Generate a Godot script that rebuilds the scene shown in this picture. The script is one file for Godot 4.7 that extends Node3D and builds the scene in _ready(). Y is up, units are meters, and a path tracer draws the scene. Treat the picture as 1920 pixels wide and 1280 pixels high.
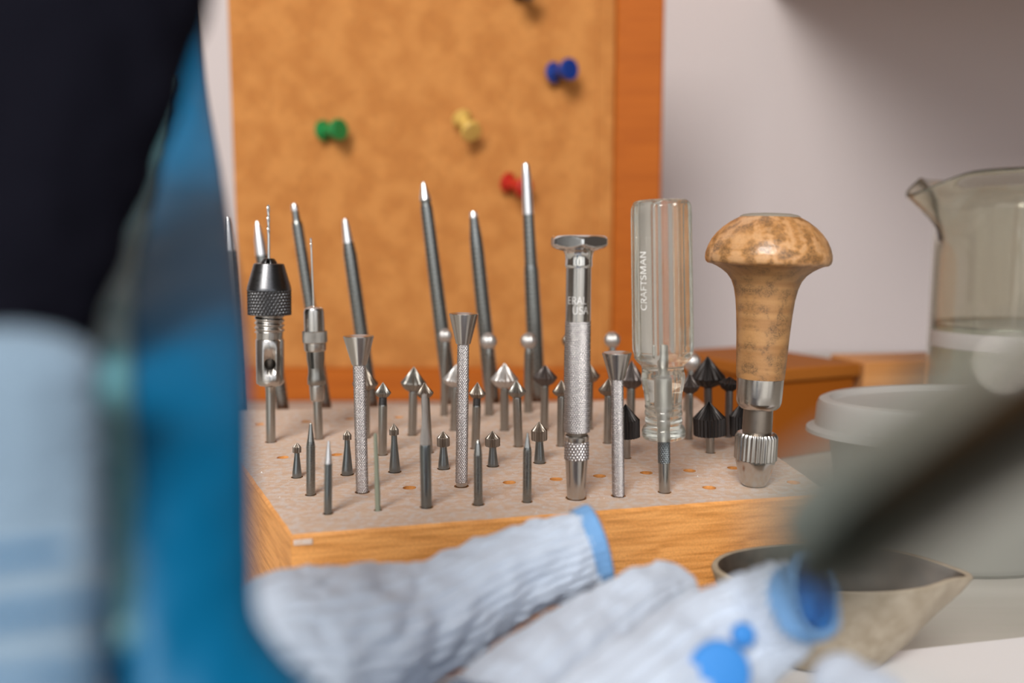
extends Node3D
# A jeweller's bench close up: small burs, punches and chucks standing in a drilled wooden block, a pin board behind them.
# Shapes are given in millimetres and become metres when a mesh is committed. The bench top is y = 0, the block's top y = 40.

const MM := 0.001
const TOP := 40.0
var M := {}
var taken := {}
var plain: Callable
var rng := RandomNumberGenerator.new()
var lumps := FastNoiseLite.new()


class Shape:
	var v := PackedVector3Array()
	var n := PackedVector3Array()
	var ix := PackedInt32Array()

	func grid(rows: Array, closed := true) -> void:
		var nu: int = rows[0].size()
		var base := v.size()
		for r in rows:
			v.append_array(r)
		var acc := PackedVector3Array()
		acc.resize(rows.size() * nu)
		var lim := nu if closed else nu - 1
		for j in rows.size() - 1:
			for i in lim:
				var a: int = j * nu + i
				var b: int = j * nu + (i + 1) % nu
				var c: int = a + nu
				var d: int = b + nu
				for t in [[a, b, c], [b, d, c]]:
					var p := v[base + t[0]]
					var q := (v[base + t[2]] - p).cross(v[base + t[1]] - p)
					if q.length_squared() < 1e-16:
						continue
					acc[t[0]] += q
					acc[t[1]] += q
					acc[t[2]] += q
					ix.append(base + t[0])
					ix.append(base + t[1])
					ix.append(base + t[2])
		for k in acc.size():
			n.append(acc[k].normalized() if acc[k].length_squared() > 0.0 else Vector3.UP)

	func tri(a: Vector3, b: Vector3, c: Vector3) -> void:
		var q := (c - a).cross(b - a).normalized()
		for p in [a, b, c]:
			ix.append(v.size())
			v.append(p)
			n.append(q)

	func quad(a: Vector3, b: Vector3, c: Vector3, d: Vector3) -> void:
		tri(a, b, c)
		tri(a, c, d)

	func box(at: Vector3, size: Vector3, bevel := 0.0, turn := Basis()) -> void:
		# a box with chamfered edges: each axis pushes its faces in by the bevel, the gaps are filled
		var h := size / 2.0
		var e := minf(bevel, minf(h.x, minf(h.y, h.z)) * 0.49)
		var corner := func(sx: float, sy: float, sz: float, axis: int) -> Vector3:
			var p := Vector3(sx * (h.x - e), sy * (h.y - e), sz * (h.z - e))
			p[axis] = [sx * h.x, sy * h.y, sz * h.z][axis]
			return at + turn * p
		for axis in 3:
			for s in [-1.0, 1.0]:
				var o := []
				for k in [[-1, -1], [1, -1], [1, 1], [-1, 1]]:
					var q := [0.0, 0.0, 0.0]
					q[axis] = s
					q[(axis + 1) % 3] = float(k[0])
					q[(axis + 2) % 3] = float(k[1])
					o.append(corner.call(q[0], q[1], q[2], axis))
				if s > 0.0:
					quad(o[0], o[3], o[2], o[1])
				else:
					quad(o[0], o[1], o[2], o[3])
		if e <= 0.0:
			return
		for axis in 3:
			var b1 := (axis + 1) % 3
			var b2 := (axis + 2) % 3
			for s1 in [-1.0, 1.0]:
				for s2 in [-1.0, 1.0]:
					var lo := [0.0, 0.0, 0.0]
					lo[b1] = s1
					lo[b2] = s2
					lo[axis] = -1.0
					var hi := lo.duplicate()
					hi[axis] = 1.0
					var a1: Vector3 = corner.call(lo[0], lo[1], lo[2], b1)
					var a2: Vector3 = corner.call(lo[0], lo[1], lo[2], b2)
					var c1: Vector3 = corner.call(hi[0], hi[1], hi[2], b1)
					var c2: Vector3 = corner.call(hi[0], hi[1], hi[2], b2)
					if s1 * s2 > 0.0:
						quad(a1, c1, c2, a2)
					else:
						quad(a1, a2, c2, c1)
		for sx in [-1.0, 1.0]:
			for sy in [-1.0, 1.0]:
				for sz in [-1.0, 1.0]:
					var p0: Vector3 = corner.call(sx, sy, sz, 0)
					var p1: Vector3 = corner.call(sx, sy, sz, 1)
					var p2: Vector3 = corner.call(sx, sy, sz, 2)
					if sx * sy * sz > 0.0:
						tri(p0, p2, p1)
					else:
						tri(p0, p1, p2)

	func facing_out() -> void:
		# fronts run clockwise: turn the whole surface round if it encloses its volume the wrong way
		var mid := Vector3.ZERO
		for p in v:
			mid += p
		mid /= maxf(1.0, v.size())
		var volume := 0.0
		for k in range(0, ix.size(), 3):
			volume += (v[ix[k]] - mid).dot((v[ix[k + 1]] - mid).cross(v[ix[k + 2]] - mid))
		if volume > 0.0:
			for k in range(0, ix.size(), 3):
				var t := ix[k + 1]
				ix[k + 1] = ix[k + 2]
				ix[k + 2] = t
			for k in n.size():
				n[k] = -n[k]


func _ready() -> void:
	# ---- camera
	var cam := Camera3D.new()
	cam.name = "camera"
	add_child(cam)
	cam.position = Vector3(0, 101.3, 240) * MM
	cam.rotation_degrees = Vector3(-6.5, 0, 0)
	var lens := CameraAttributesPhysical.new()
	lens.frustum_focal_length = 30.0
	lens.frustum_focus_distance = 0.227
	lens.frustum_near = 0.01
	lens.frustum_far = 50.0
	lens.exposure_aperture = 7.6
	lens.exposure_multiplier = 1.0
	cam.attributes = lens
	cam.fov = 43.6028
	cam.near = 0.01
	# ---- sky and exposure
	var env := Environment.new()
	env.background_mode = Environment.BG_SKY
	var sky := ProceduralSkyMaterial.new()
	sky.sky_top_color = Color(0.46, 0.58, 0.78)
	sky.sky_horizon_color = Color(0.80, 0.85, 0.90)
	sky.ground_bottom_color = Color(0.25, 0.25, 0.24)
	sky.ground_horizon_color = Color(0.55, 0.57, 0.58)
	sky.sky_energy_multiplier = 1.0
	env.sky = Sky.new()
	env.sky.sky_material = sky
	env.tonemap_mode = Environment.TONE_MAPPER_LINEAR
	env.tonemap_exposure = 0.85
	env.sdfgi_enabled = true
	env.ssao_enabled = true
	env.ssil_enabled = true
	var we := WorldEnvironment.new()
	we.name = "world"
	we.environment = env
	add_child(we)
	# ---- daylight in the tall window behind the camera: bright sky in its upper left pane, dimmer garden light below
	for pane in [[-0.47, 1.24, 0.84, 0.84, 6.7], [0.38, 1.24, 0.78, 0.84, 0.5], [-1.28, 0.18, 0.68, 1.16, 0.24], [-0.47, 0.18, 0.84, 1.16, 0.40], [0.38, 0.18, 0.78, 1.16, 0.38], [1.22, 0.18, 0.78, 1.16, 0.30]]:
		var day := AreaLight3D.new()
		day.name = "window_daylight"
		day.area_size = Vector2(pane[2], pane[3])
		day.light_energy = pane[4]
		day.light_color = Color(1.0, 0.985, 0.955)
		day.area_range = 12.0
		day.area_attenuation = 2.0
		day.shadow_enabled = true
		day.position = Vector3(pane[0], pane[1], 1.52)
		add_child(day, true)
	rng.seed = 7
	lumps.seed = 3
	lumps.frequency = 0.05
	materials()
	room()
	wood_block()
	board()
	wood_box()
	big_tools()
	small_tools()
	plastic_tub()
	beaker()
	melting_dish()
	cloths()
	front_rod()


# ------------------------------------------------------------------ naming and committing
func numbered(called: String) -> String:
	var k: int = taken.get(called, 0)
	taken[called] = k + 1
	return called if k == 0 else "%s_%03d" % [called, k]


func tag(o: Node, label: String, category: String, group := "") -> void:
	o.set_meta("label", label)
	o.set_meta("category", category)
	if group:
		o.set_meta("group", group)


func thing(called: String, label: String, category: String, at: Vector3, turn := Vector3.ZERO, group := "") -> Node3D:
	var o := Node3D.new()
	o.name = numbered(called)
	add_child(o)
	o.position = at * MM
	o.rotation_degrees = turn
	tag(o, label, category, group)
	return o


func mesh_of(shapes: Array, outward := true) -> ArrayMesh:
	var m := ArrayMesh.new()
	for s in shapes:
		if outward:
			s.facing_out()
		var scaled := PackedVector3Array()
		scaled.resize(s.v.size())
		for k in s.v.size():
			scaled[k] = s.v[k] * MM
		var a := []
		a.resize(Mesh.ARRAY_MAX)
		a[Mesh.ARRAY_VERTEX] = scaled
		a[Mesh.ARRAY_NORMAL] = s.n
		a[Mesh.ARRAY_INDEX] = s.ix
		m.add_surface_from_arrays(Mesh.PRIMITIVE_TRIANGLES, a)
	return m


func part(s: Shape, called: String, mat: Material, parent: Node3D, outward := true) -> MeshInstance3D:
	var o := MeshInstance3D.new()
	o.mesh = mesh_of([s], outward)
	o.mesh.surface_set_material(0, mat)
	o.name = called if parent != self else numbered(called)
	o.cast_shadow = GeometryInstance3D.SHADOW_CASTING_SETTING_ON
	parent.add_child(o, true)
	return o


func structure(s: Shape, called: String, mat: Material, outward := true) -> MeshInstance3D:
	var o := part(s, called, mat, self, outward)
	o.set_meta("kind", "structure")
	return o


# ------------------------------------------------------------------ shapes
func ring(y: float, r: float, seg: int, bump: Callable) -> PackedVector3Array:
	var out := PackedVector3Array()
	out.resize(seg)
	var rippled := bump.is_valid()
	for i in seg:
		var a := TAU * i / seg
		var q := r
		if rippled:
			q = bump.call(a, y, r)
		out[i] = Vector3(cos(a) * q, y, sin(a) * q)
	return out


func lathe(s: Shape, pts: Array, seg := 36, bump: Callable = plain) -> void:
	# pts: [height, radius] pairs; corners sharper than about 35 degrees stay sharp
	var run := []
	for i in pts.size():
		run.append(ring(pts[i][0], pts[i][1], seg, bump))
		if i > 0 and i < pts.size() - 1:
			var d0 := Vector2(pts[i][0] - pts[i - 1][0], pts[i][1] - pts[i - 1][1]).normalized()
			var d1 := Vector2(pts[i + 1][0] - pts[i][0], pts[i + 1][1] - pts[i][1]).normalized()
			if d0.dot(d1) < 0.82:
				s.grid(run)
				run = [ring(pts[i][0], pts[i][1], seg, bump)]
	s.grid(run)


func turned(pts: Array, seg := 36, bump: Callable = plain) -> Shape:
	var s := Shape.new()
	lathe(s, pts, seg, bump)
	return s


func dense(pts: Array, step: float) -> Array:
	var out := []
	for i in pts.size() - 1:
		var d := Vector2(pts[i + 1][0] - pts[i][0], pts[i + 1][1] - pts[i][1]).length()
		var k := maxi(1, int(ceil(d / step)))
		for j in k:
			var t := float(j) / k
			out.append([lerpf(pts[i][0], pts[i + 1][0], t), lerpf(pts[i][1], pts[i + 1][1], t)])
	out.append(pts[-1])
	return out


func wave(x: float) -> float:
	return 1.0 - absf(2.0 * (x - floor(x)) - 1.0)


func knurl(y0: float, y1: float, r: float, depth: float, count: int, slant: float, taper := 0.0) -> Shape:
	# a diamond knurl: two crossing sets of grooves leave rows of small pyramids
	var s := Shape.new()
	var pitch := TAU * r / count / slant
	var steps := int(ceil((y1 - y0) / (pitch / 6.0)))
	var seg := count * 6
	var rows := []
	for j in steps + 1:
		var row := PackedVector3Array()
		row.resize(seg)
		var y := minf(y1, y0 + j * pitch / 6.0)
		var q := r + taper * (y - y0) / (y1 - y0)
		for i in seg:
			var u := float(i) / 6.0
			var w := float(j) / 6.0
			var h := minf(wave(u + w), wave(u - w))
			var d := q - depth * (1.0 - minf(1.0, 1.45 * h))
			var a := TAU * i / seg
			row[i] = Vector3(cos(a) * d, y, sin(a) * d)
		rows.append(row)
	rows.push_front(ring(y0, r * 0.8, seg, plain))
	rows.append(ring(y1, r * 0.8, seg, plain))
	s.grid(rows)
	return s


func fluted(count: int, depth: float) -> Callable:
	return func(a: float, _y: float, r: float) -> float: return r - depth * minf(1.0, r) * wave(a / TAU * count)


func twist_drill(y0: float, y_flute: float, y1: float, r: float) -> Shape:
	var pts := [[y0, r * 0.92], [y_flute, r * 0.92]]
	var steps := 60
	for k in steps + 1:
		pts.append([lerpf(y_flute, y1 - r, float(k) / steps), r])
	pts.append([y1, 0.0])
	var turn := TAU * 0.5 / (7.0 * r)
	var cut := func(a: float, y: float, q: float) -> float:
		if y <= y_flute:
			return q
		return q * (1.0 - 0.55 * pow(maxf(0.0, cos(2.0 * a - 2.0 * (y - y_flute) * turn)), 1.5))
	return turned(pts, 20, cut)


func path_rings(pts: Array, radii: Array, up: Vector3, steps: int) -> Array:
	# frames along a smooth path: [point, side, up, tangent, radius pair]
	var out := []
	var last := pts.size() - 1
	for i in last:
		for k in steps + (1 if i == last - 1 else 0):
			var t := float(k) / steps
			var a := maxi(0, i - 1)
			var d := mini(last, i + 2)
			var p: Vector3 = pts[i].cubic_interpolate(pts[i + 1], pts[a], pts[d], t)
			var q: Vector3 = pts[i].cubic_interpolate(pts[i + 1], pts[a], pts[d], minf(1.0, t + 0.02))
			var o: Vector3 = pts[i].cubic_interpolate(pts[i + 1], pts[a], pts[d], maxf(0.0, t - 0.02))
			var tangent := (q - o).normalized()
			var side := up.cross(tangent).normalized()
			var r: Vector2 = radii[i].cubic_interpolate(radii[i + 1], radii[a], radii[d], t)
			out.append([p, side, tangent.cross(side), tangent, r])
	return out


func sleeve(frames: Array, from: int, to: int, seg: int, grow: float, ribs: int, rib_depth: float, lump: float, round_end: bool, thick := 0.0) -> Shape:
	var s := Shape.new()
	var rows := []
	var around := func(f: Array, scale: float, push: float) -> PackedVector3Array:
		var row := PackedVector3Array()
		row.resize(seg)
		for i in seg:
			var a := TAU * i / seg
			var rib := rib_depth * (0.5 + 0.5 * cos(ribs * a)) * scale
			var p: Vector3 = f[0] + f[3] * push + f[1] * cos(a) * (f[4].x * scale + grow + rib) + f[2] * sin(a) * (f[4].y * scale + grow + rib)
			if lump > 0.0:
				p += (f[1] * cos(a) + f[2] * sin(a)) * lump * lumps.get_noise_3d(p.x * 3.0, p.y * 3.0, p.z * 3.0)
			row[i] = p
		return row
	if thick > 0.0:
		for k in range(to, from, -1):
			rows.append(around.call(frames[k], 1.0, 0.0))
		var inner := rows.duplicate()
		rows.clear()
		for k in range(to, from - 1, -1):
			var row: PackedVector3Array = around.call(frames[k], 1.0, 0.0)
			for i in seg:
				row[i] = row[i].lerp(frames[k][0], thick)
			rows.append(row)
		var lip: PackedVector3Array = around.call(frames[from], 1.0, 0.0)
		for i in seg:
			lip[i] = lip[i].lerp(frames[from][0], thick * 0.5) - frames[from][3] * frames[from][4].y * thick * 0.5
		rows.append(lip)
		rows.append(around.call(frames[from], 1.0, 0.0))
		inner.reverse()
		rows.append_array(inner)
	else:
		for k in range(from, to + 1):
			rows.append(around.call(frames[k], 1.0, 0.0))
		if round_end:
			var f: Array = frames[to]
			for k in range(1, 9):
				var a := PI / 2.0 * k / 8.0
				rows.append(around.call(f, maxf(0.001, cos(a)), minf(f[4].x, f[4].y) * sin(a)))
	s.grid(rows)
	return s


# ------------------------------------------------------------------ materials
func lin(r: float, g: float, b: float) -> Color:
	return Color(r, g, b).linear_to_srgb()


func noise_bytes(size: int, frequency: float, sd: int, octaves := 4, squeeze := 1, kind := FastNoiseLite.TYPE_SIMPLEX_SMOOTH) -> PackedByteArray:
	var f := FastNoiseLite.new()
	f.noise_type = kind
	f.seed = sd
	f.frequency = frequency
	f.fractal_octaves = octaves
	var im := f.get_seamless_image(size / squeeze, size, false, false, 0.15, true)
	im.convert(Image.FORMAT_L8)
	if squeeze > 1:
		im.resize(size, size, Image.INTERPOLATE_CUBIC)
	return im.get_data()


func texture(size: int, layers: Array, mix_of: Callable) -> ImageTexture:
	var data := PackedByteArray()
	data.resize(size * size * 3)
	for k in size * size:
		var c: Color = mix_of.call(layers, k)
		c = c.clamp()
		c = c.linear_to_srgb()
		data[k * 3] = int(c.r * 255.0)
		data[k * 3 + 1] = int(c.g * 255.0)
		data[k * 3 + 2] = int(c.b * 255.0)
	return ImageTexture.create_from_image(Image.create_from_data(size, size, false, Image.FORMAT_RGB8, data))


func grey_texture(size: int, bytes: PackedByteArray) -> ImageTexture:
	return ImageTexture.create_from_image(Image.create_from_data(size, size, false, Image.FORMAT_L8, bytes))


func mat(called: String, color: Color, rough: float, metal := 0.0) -> StandardMaterial3D:
	var m := StandardMaterial3D.new()
	m.resource_name = called
	m.albedo_color = color
	m.roughness = rough
	m.metallic = metal
	M[called] = m
	return m


func laid(m: StandardMaterial3D, tile_mm: float) -> void:
	m.uv1_triplanar = true
	m.uv1_scale = Vector3.ONE * (1000.0 / tile_mm)
	m.uv1_triplanar_sharpness = 4.0


func relief(m: StandardMaterial3D, t: Texture2D, depth_mm: float) -> void:
	m.heightmap_enabled = true
	m.heightmap_texture = t
	m.heightmap_scale = depth_mm * 0.1


func materials() -> void:
	var fine := noise_bytes(512, 0.06, 11, 3)
	var cloudy := noise_bytes(512, 0.012, 12, 5)
	var speck := noise_bytes(512, 0.22, 13, 2)
	var broad := noise_bytes(512, 0.006, 14, 3)
	var grain := noise_bytes(512, 0.03, 15, 4, 16)
	var patchy := noise_bytes(512, 0.02, 16, 6)
	var fine_tex := grey_texture(512, fine)
	var speck_tex := grey_texture(512, speck)
	var grain_tex := grey_texture(512, grain)
	var brushed := PackedByteArray()
	brushed.resize(512 * 512)
	for k in 512 * 512:
		brushed[k] = 185 + int(grain[k] * 0.27)
	var brushed_tex := grey_texture(512, brushed)
	# wood of the block: orange end with fine grain; its top greyed by fine metal and polish dust
	var wood := texture(512, [grain, fine, cloudy], func(l: Array, k: int) -> Color:
		var g: float = l[0][k] / 255.0
		var c := lin_mix(Vector3(0.62, 0.26, 0.063), Vector3(0.78, 0.36, 0.106), smoothstep(0.2, 0.8, g))
		c *= 0.86 + 0.28 * l[1][k] / 255.0
		if l[0][k] < 60:
			c *= 0.88
		return Color(c.x, c.y, c.z))
	var m := mat("block_wood", Color.WHITE, 0.55)
	m.albedo_texture = wood
	laid(m, 22.0)
	relief(m, grain_tex, 0.04)
	var top := texture(512, [patchy, speck, cloudy, grain], func(l: Array, k: int) -> Color:
		var p: float = l[0][k] / 255.0
		var c := lin_mix(Vector3(0.59, 0.40, 0.285), Vector3(0.64, 0.47, 0.355), smoothstep(0.2, 0.8, l[3][k] / 255.0))
		c = c.lerp(Vector3(0.63, 0.56, 0.53), smoothstep(0.40, 0.75, p) * 0.7)
		var d: float = l[1][k] / 255.0
		if d > 0.74:
			c = c.lerp(Vector3(0.78, 0.74, 0.74), 0.7)
		elif d < 0.20:
			c = c.lerp(Vector3(0.12, 0.13, 0.16), 0.55)
		elif l[2][k] > 190 and d > 0.6:
			c = c.lerp(Vector3(0.35, 0.42, 0.5), 0.5)
		return Color(c.x, c.y, c.z))
	m = mat("dusty_wood", Color.WHITE, 0.85)
	m.albedo_texture = top
	laid(m, 30.0)
	relief(m, speck_tex, 0.05)
	m = mat("cork", Color.WHITE, 0.9)
	m.albedo_texture = texture(512, [cloudy, fine, broad], func(l: Array, k: int) -> Color:
		var c := lin_mix(Vector3(0.40, 0.150, 0.031), Vector3(0.47, 0.192, 0.046), smoothstep(0.2, 0.8, l[0][k] / 255.0))
		c *= 0.9 + 0.2 * l[1][k] / 255.0
		return Color(c.x, c.y, c.z))
	laid(m, 150.0)
	relief(m, fine_tex, 0.3)
	m = mat("board_frame", Color.WHITE, 0.6)
	m.metallic_specular = 0.3
	m.albedo_texture = texture(512, [grain, fine], func(l: Array, k: int) -> Color:
		var c := lin_mix(Vector3(0.34, 0.080, 0.006), Vector3(0.42, 0.108, 0.009), l[0][k] / 255.0)
		return Color(c.x, c.y, c.z))
	laid(m, 120.0)
	m = mat("box_wood", Color.WHITE, 0.5)
	m.albedo_texture = texture(512, [grain, fine], func(l: Array, k: int) -> Color:
		var c := lin_mix(Vector3(0.50, 0.20, 0.055), Vector3(0.68, 0.33, 0.12), l[0][k] / 255.0)
		return Color(c.x, c.y, c.z))
	laid(m, 90.0)
	# worn beech of the mushroom handle: dark grime sits in patches and flecks
	m = mat("worn_beech", Color.WHITE, 0.28)
	m.albedo_texture = texture(512, [patchy, fine, speck, grain], func(l: Array, k: int) -> Color:
		var c := lin_mix(Vector3(0.42, 0.19, 0.06), Vector3(0.60, 0.31, 0.12), l[3][k] / 255.0)
		var p: float = l[0][k] / 255.0
		var f: float = l[1][k] / 255.0
		var s: float = l[2][k] / 255.0
		var grime := smoothstep(0.38, 0.68, p) * smoothstep(0.34, 0.62, s * 0.75 + f * 0.25)
		c = c.lerp(Vector3(0.60, 0.36, 0.19), smoothstep(0.5, 0.3, p) * 0.6)
		c = c.lerp(Vector3(0.075, 0.045, 0.025), grime * 0.9)
		if l[2][k] < 58:
			c *= 0.40
		return Color(c.x, c.y, c.z))
	laid(m, 37.0)
	relief(m, fine_tex, -0.04)
	m = mat("worn_stem", Color.WHITE, 0.42)
	m.albedo_texture = texture(512, [patchy, fine, speck, grain, cloudy], func(l: Array, k: int) -> Color:
		var c := lin_mix(Vector3(0.30, 0.14, 0.05), Vector3(0.46, 0.25, 0.10), l[3][k] / 255.0)
		var p: float = l[0][k] / 255.0
		var f: float = l[1][k] / 255.0
		var s: float = l[2][k] / 255.0
		var grime := smoothstep(0.38, 0.66, p * 0.5 + l[4][k] / 510.0) * smoothstep(0.30, 0.75, s * 0.7 + f * 0.3)
		c = c.lerp(Vector3(0.06, 0.04, 0.025), grime * 0.88)
		if l[2][k] < 34:
			c *= 0.55
		return Color(c.x, c.y, c.z))
	laid(m, 41.0)
	relief(m, fine_tex, -0.03)
	m = mat("gritty_grey", Color.WHITE, 0.9)
	m.albedo_texture = texture(512, [speck, fine], func(l: Array, k: int) -> Color:
		var c := lin_mix(Vector3(0.07, 0.06, 0.05), Vector3(0.42, 0.37, 0.30), l[0][k] / 255.0)
		return Color(c.x, c.y, c.z))
	laid(m, 10.0)
	# metals
	for row in [
		["chrome", 0.78, 0.78, 0.77, 0.10], ["nickel", 0.50, 0.475, 0.445, 0.22], ["bright_knurl", 0.53, 0.50, 0.495, 0.26], ["bur_brown", 0.27, 0.23, 0.195, 0.36], ["bur_steel", 0.30, 0.29, 0.27, 0.32],
		["bur_silver", 0.62, 0.60, 0.59, 0.42], ["bur_dark", 0.16, 0.14, 0.135, 0.42], ["bur_black", 0.065, 0.06, 0.06, 0.45], ["shank", 0.37, 0.365, 0.345, 0.22], ["ground_tip", 0.86, 0.85, 0.86, 0.30],
		["blue_steel", 0.22, 0.245, 0.255, 0.24], ["punch_steel", 0.25, 0.255, 0.245, 0.26], ["shaded_arm_steel", 0.075, 0.085, 0.075, 0.30], ["black_oxide", 0.11, 0.11, 0.115, 0.30],  # the lower arm's dark tone has the shade of the rod's underside in it
	]:
		m = mat(row[0], lin(row[1], row[2], row[3]), row[4], 1.0)
		if row[0] != "chrome":
			m.roughness_texture = brushed_tex
			m.roughness = row[4] * 1.15
			laid(m, 6.0)
	m = mat("diamond_grit", Color.WHITE, 0.5, 0.8)
	m.albedo_texture = texture(512, [speck, fine], func(l: Array, k: int) -> Color:
		var c := lin_mix(Vector3(0.22, 0.20, 0.18), Vector3(0.95, 0.92, 0.90), smoothstep(0.3, 0.8, l[0][k] / 255.0))
		return Color(c.x, c.y, c.z))
	laid(m, 8.0)
	relief(m, speck_tex, 0.12)
	m = mat("dull_rod", lin(0.27, 0.29, 0.22), 0.7, 0.2)
	relief(m, speck_tex, 0.06)
	laid(m, 9.0)
	mat("lit_arm_steel", lin(0.20, 0.225, 0.205), 0.4, 0.35)  # lighter tone: light on the rod's upper side, put into the colour
	mat("shaded_lid_wood", lin(0.33, 0.105, 0.014), 0.6)  # lid wood, its colour darkened to hold the shade on it
	M.shaded_lid_wood.metallic_specular = 0.3
	mat("shaded_box_wood", lin(0.29, 0.078, 0.006), 0.65)  # box wood with the shade of its front put into the colour
	M.shaded_box_wood.metallic_specular = 0.25
	mat("letter_white", lin(0.80, 0.79, 0.77), 0.5)
	mat("letter_steel", lin(0.85, 0.82, 0.80), 0.35, 0.7)
	# clear plastic and glass
	m = mat("acrylic", Color(0.86, 0.86, 0.82, 0.10), 0.05)
	m.refraction_enabled = true
	m.refraction_scale = 0.049
	m.transparency = BaseMaterial3D.TRANSPARENCY_ALPHA
	m = mat("beaker_glass", Color(0.90, 0.89, 0.84, 0.05), 0.02)
	m.refraction_enabled = true
	m.refraction_scale = 0.047
	m.transparency = BaseMaterial3D.TRANSPARENCY_ALPHA
	m = mat("water", Color(0.9, 0.95, 0.94, 0.02), 0.02)
	m.refraction_enabled = true
	m.refraction_scale = 0.033
	m.transparency = BaseMaterial3D.TRANSPARENCY_ALPHA
	m = mat("frosted_lid", Color(lin(0.52, 0.51, 0.50), 0.86), 0.34)
	m.transparency = BaseMaterial3D.TRANSPARENCY_ALPHA
	m.backlight_enabled = true
	m.backlight = lin(0.5, 0.5, 0.48)
	m = mat("frosted_white", Color(lin(0.55, 0.52, 0.52), 0.8), 0.5)
	m.transparency = BaseMaterial3D.TRANSPARENCY_ALPHA
	m = mat("frosted_plastic", Color(lin(0.36, 0.36, 0.33), 0.74), 0.38)
	m.transparency = BaseMaterial3D.TRANSPARENCY_ALPHA
	m.backlight_enabled = true
	m.backlight = lin(0.5, 0.5, 0.48)
	# cloth
	var knit := PackedByteArray()
	knit.resize(256 * 256)
	for y in 256:
		for x in 256:
			var u := fmod(x, 32.0) / 32.0
			var shift := absf(u - 0.5) * 40.0
			var row := fmod(y + shift, 32.0) / 32.0
			var bulge := sin(PI * row) * (0.35 + 0.65 * sin(PI * fmod(u * 2.0, 1.0)))
			knit[y * 256 + x] = int(255.0 * clampf(0.15 + 0.7 * bulge + 0.15 * fine[(y * 2) * 512 + x * 2] / 255.0, 0.0, 1.0))
	var knit_tex := grey_texture(256, knit)
	for row in [["white_knit", 0.52, 0.59, 0.71], ["pale_blue_knit", 0.19, 0.27, 0.36], ["blue_hem", 0.17, 0.36, 0.66], ["blue_rib", 0.03, 0.13, 0.27]]:
		m = mat(row[0], lin(row[1], row[2], row[3]), 0.95)
		relief(m, knit_tex, 0.12)
		laid(m, 7.0)
		m.rim_enabled = true
		m.rim = 0.3
	mat("blue_lining", lin(0.03, 0.22, 0.62), 0.7)
	mat("highlight_rubber", lin(0.09, 0.25, 0.30), 0.4)  # paler copy of the blue rubber, used as a painted highlight
	m = mat("blue_rubber", lin(0.0, 0.105, 0.235), 0.42)
	m.metallic_specular = 0.3
	m = mat("black_cloth", lin(0.005, 0.005, 0.009), 0.95)
	m.metallic_specular = 0.15
	# pins, dish, bench, walls
	for row in [["pin_green", 0.012, 0.20, 0.05], ["pin_yellow", 0.62, 0.40, 0.10], ["pin_blue", 0.006, 0.035, 0.22], ["pin_red", 0.45, 0.022, 0.012], ["pin_black", 0.012, 0.01, 0.02]]:
		mat(row[0], lin(row[1], row[2], row[3]), 0.3)
	m = mat("fired_clay", Color.WHITE, 0.75)
	m.albedo_texture = texture(512, [cloudy, fine], func(l: Array, k: int) -> Color:
		var c := lin_mix(Vector3(0.29, 0.235, 0.165), Vector3(0.45, 0.385, 0.30), l[0][k] / 255.0)
		return Color(c.x, c.y, c.z))
	laid(m, 40.0)
	m = mat("burnt_glaze", Color.WHITE, 0.5)
	m.albedo_texture = texture(512, [cloudy, fine], func(l: Array, k: int) -> Color:
		var c := lin_mix(Vector3(0.022, 0.015, 0.011), Vector3(0.085, 0.06, 0.043), l[0][k] / 255.0)
		return Color(c.x, c.y, c.z))
	laid(m, 30.0)
	m = mat("gold_grit", Color.WHITE, 0.8)
	m.albedo_texture = texture(512, [speck, fine], func(l: Array, k: int) -> Color:
		var c := lin_mix(Vector3(0.30, 0.19, 0.09), Vector3(0.70, 0.52, 0.33), l[0][k] / 255.0)
		return Color(c.x, c.y, c.z))
	laid(m, 8.0)
	m = mat("bench_top", Color.WHITE, 0.3)
	m.albedo_texture = texture(512, [grain, cloudy], func(l: Array, k: int) -> Color:
		var c := lin_mix(Vector3(0.42, 0.40, 0.36), Vector3(0.52, 0.50, 0.46), l[0][k] / 255.0)
		return Color(c.x, c.y, c.z))
	laid(m, 300.0)
	mat("wall_paint", lin(0.53, 0.475, 0.48), 0.85)
	mat("room_paint", lin(0.14, 0.125, 0.115), 0.9)
	mat("room_floor", lin(0.10, 0.07, 0.05), 0.6)
	mat("window_white", lin(0.6, 0.6, 0.58), 0.5)
	mat("paper", lin(0.72, 0.72, 0.74), 0.8)
	mat("dust_white", lin(0.8, 0.79, 0.8), 0.6)
	mat("dust_dark", lin(0.10, 0.11, 0.14), 0.6, 0.4)
	mat("needle", lin(0.7, 0.7, 0.7), 0.25, 1.0)


func lin_mix(a: Vector3, b: Vector3, t: float) -> Vector3:
	return a.lerp(b, clampf(t, 0.0, 1.0))


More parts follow.
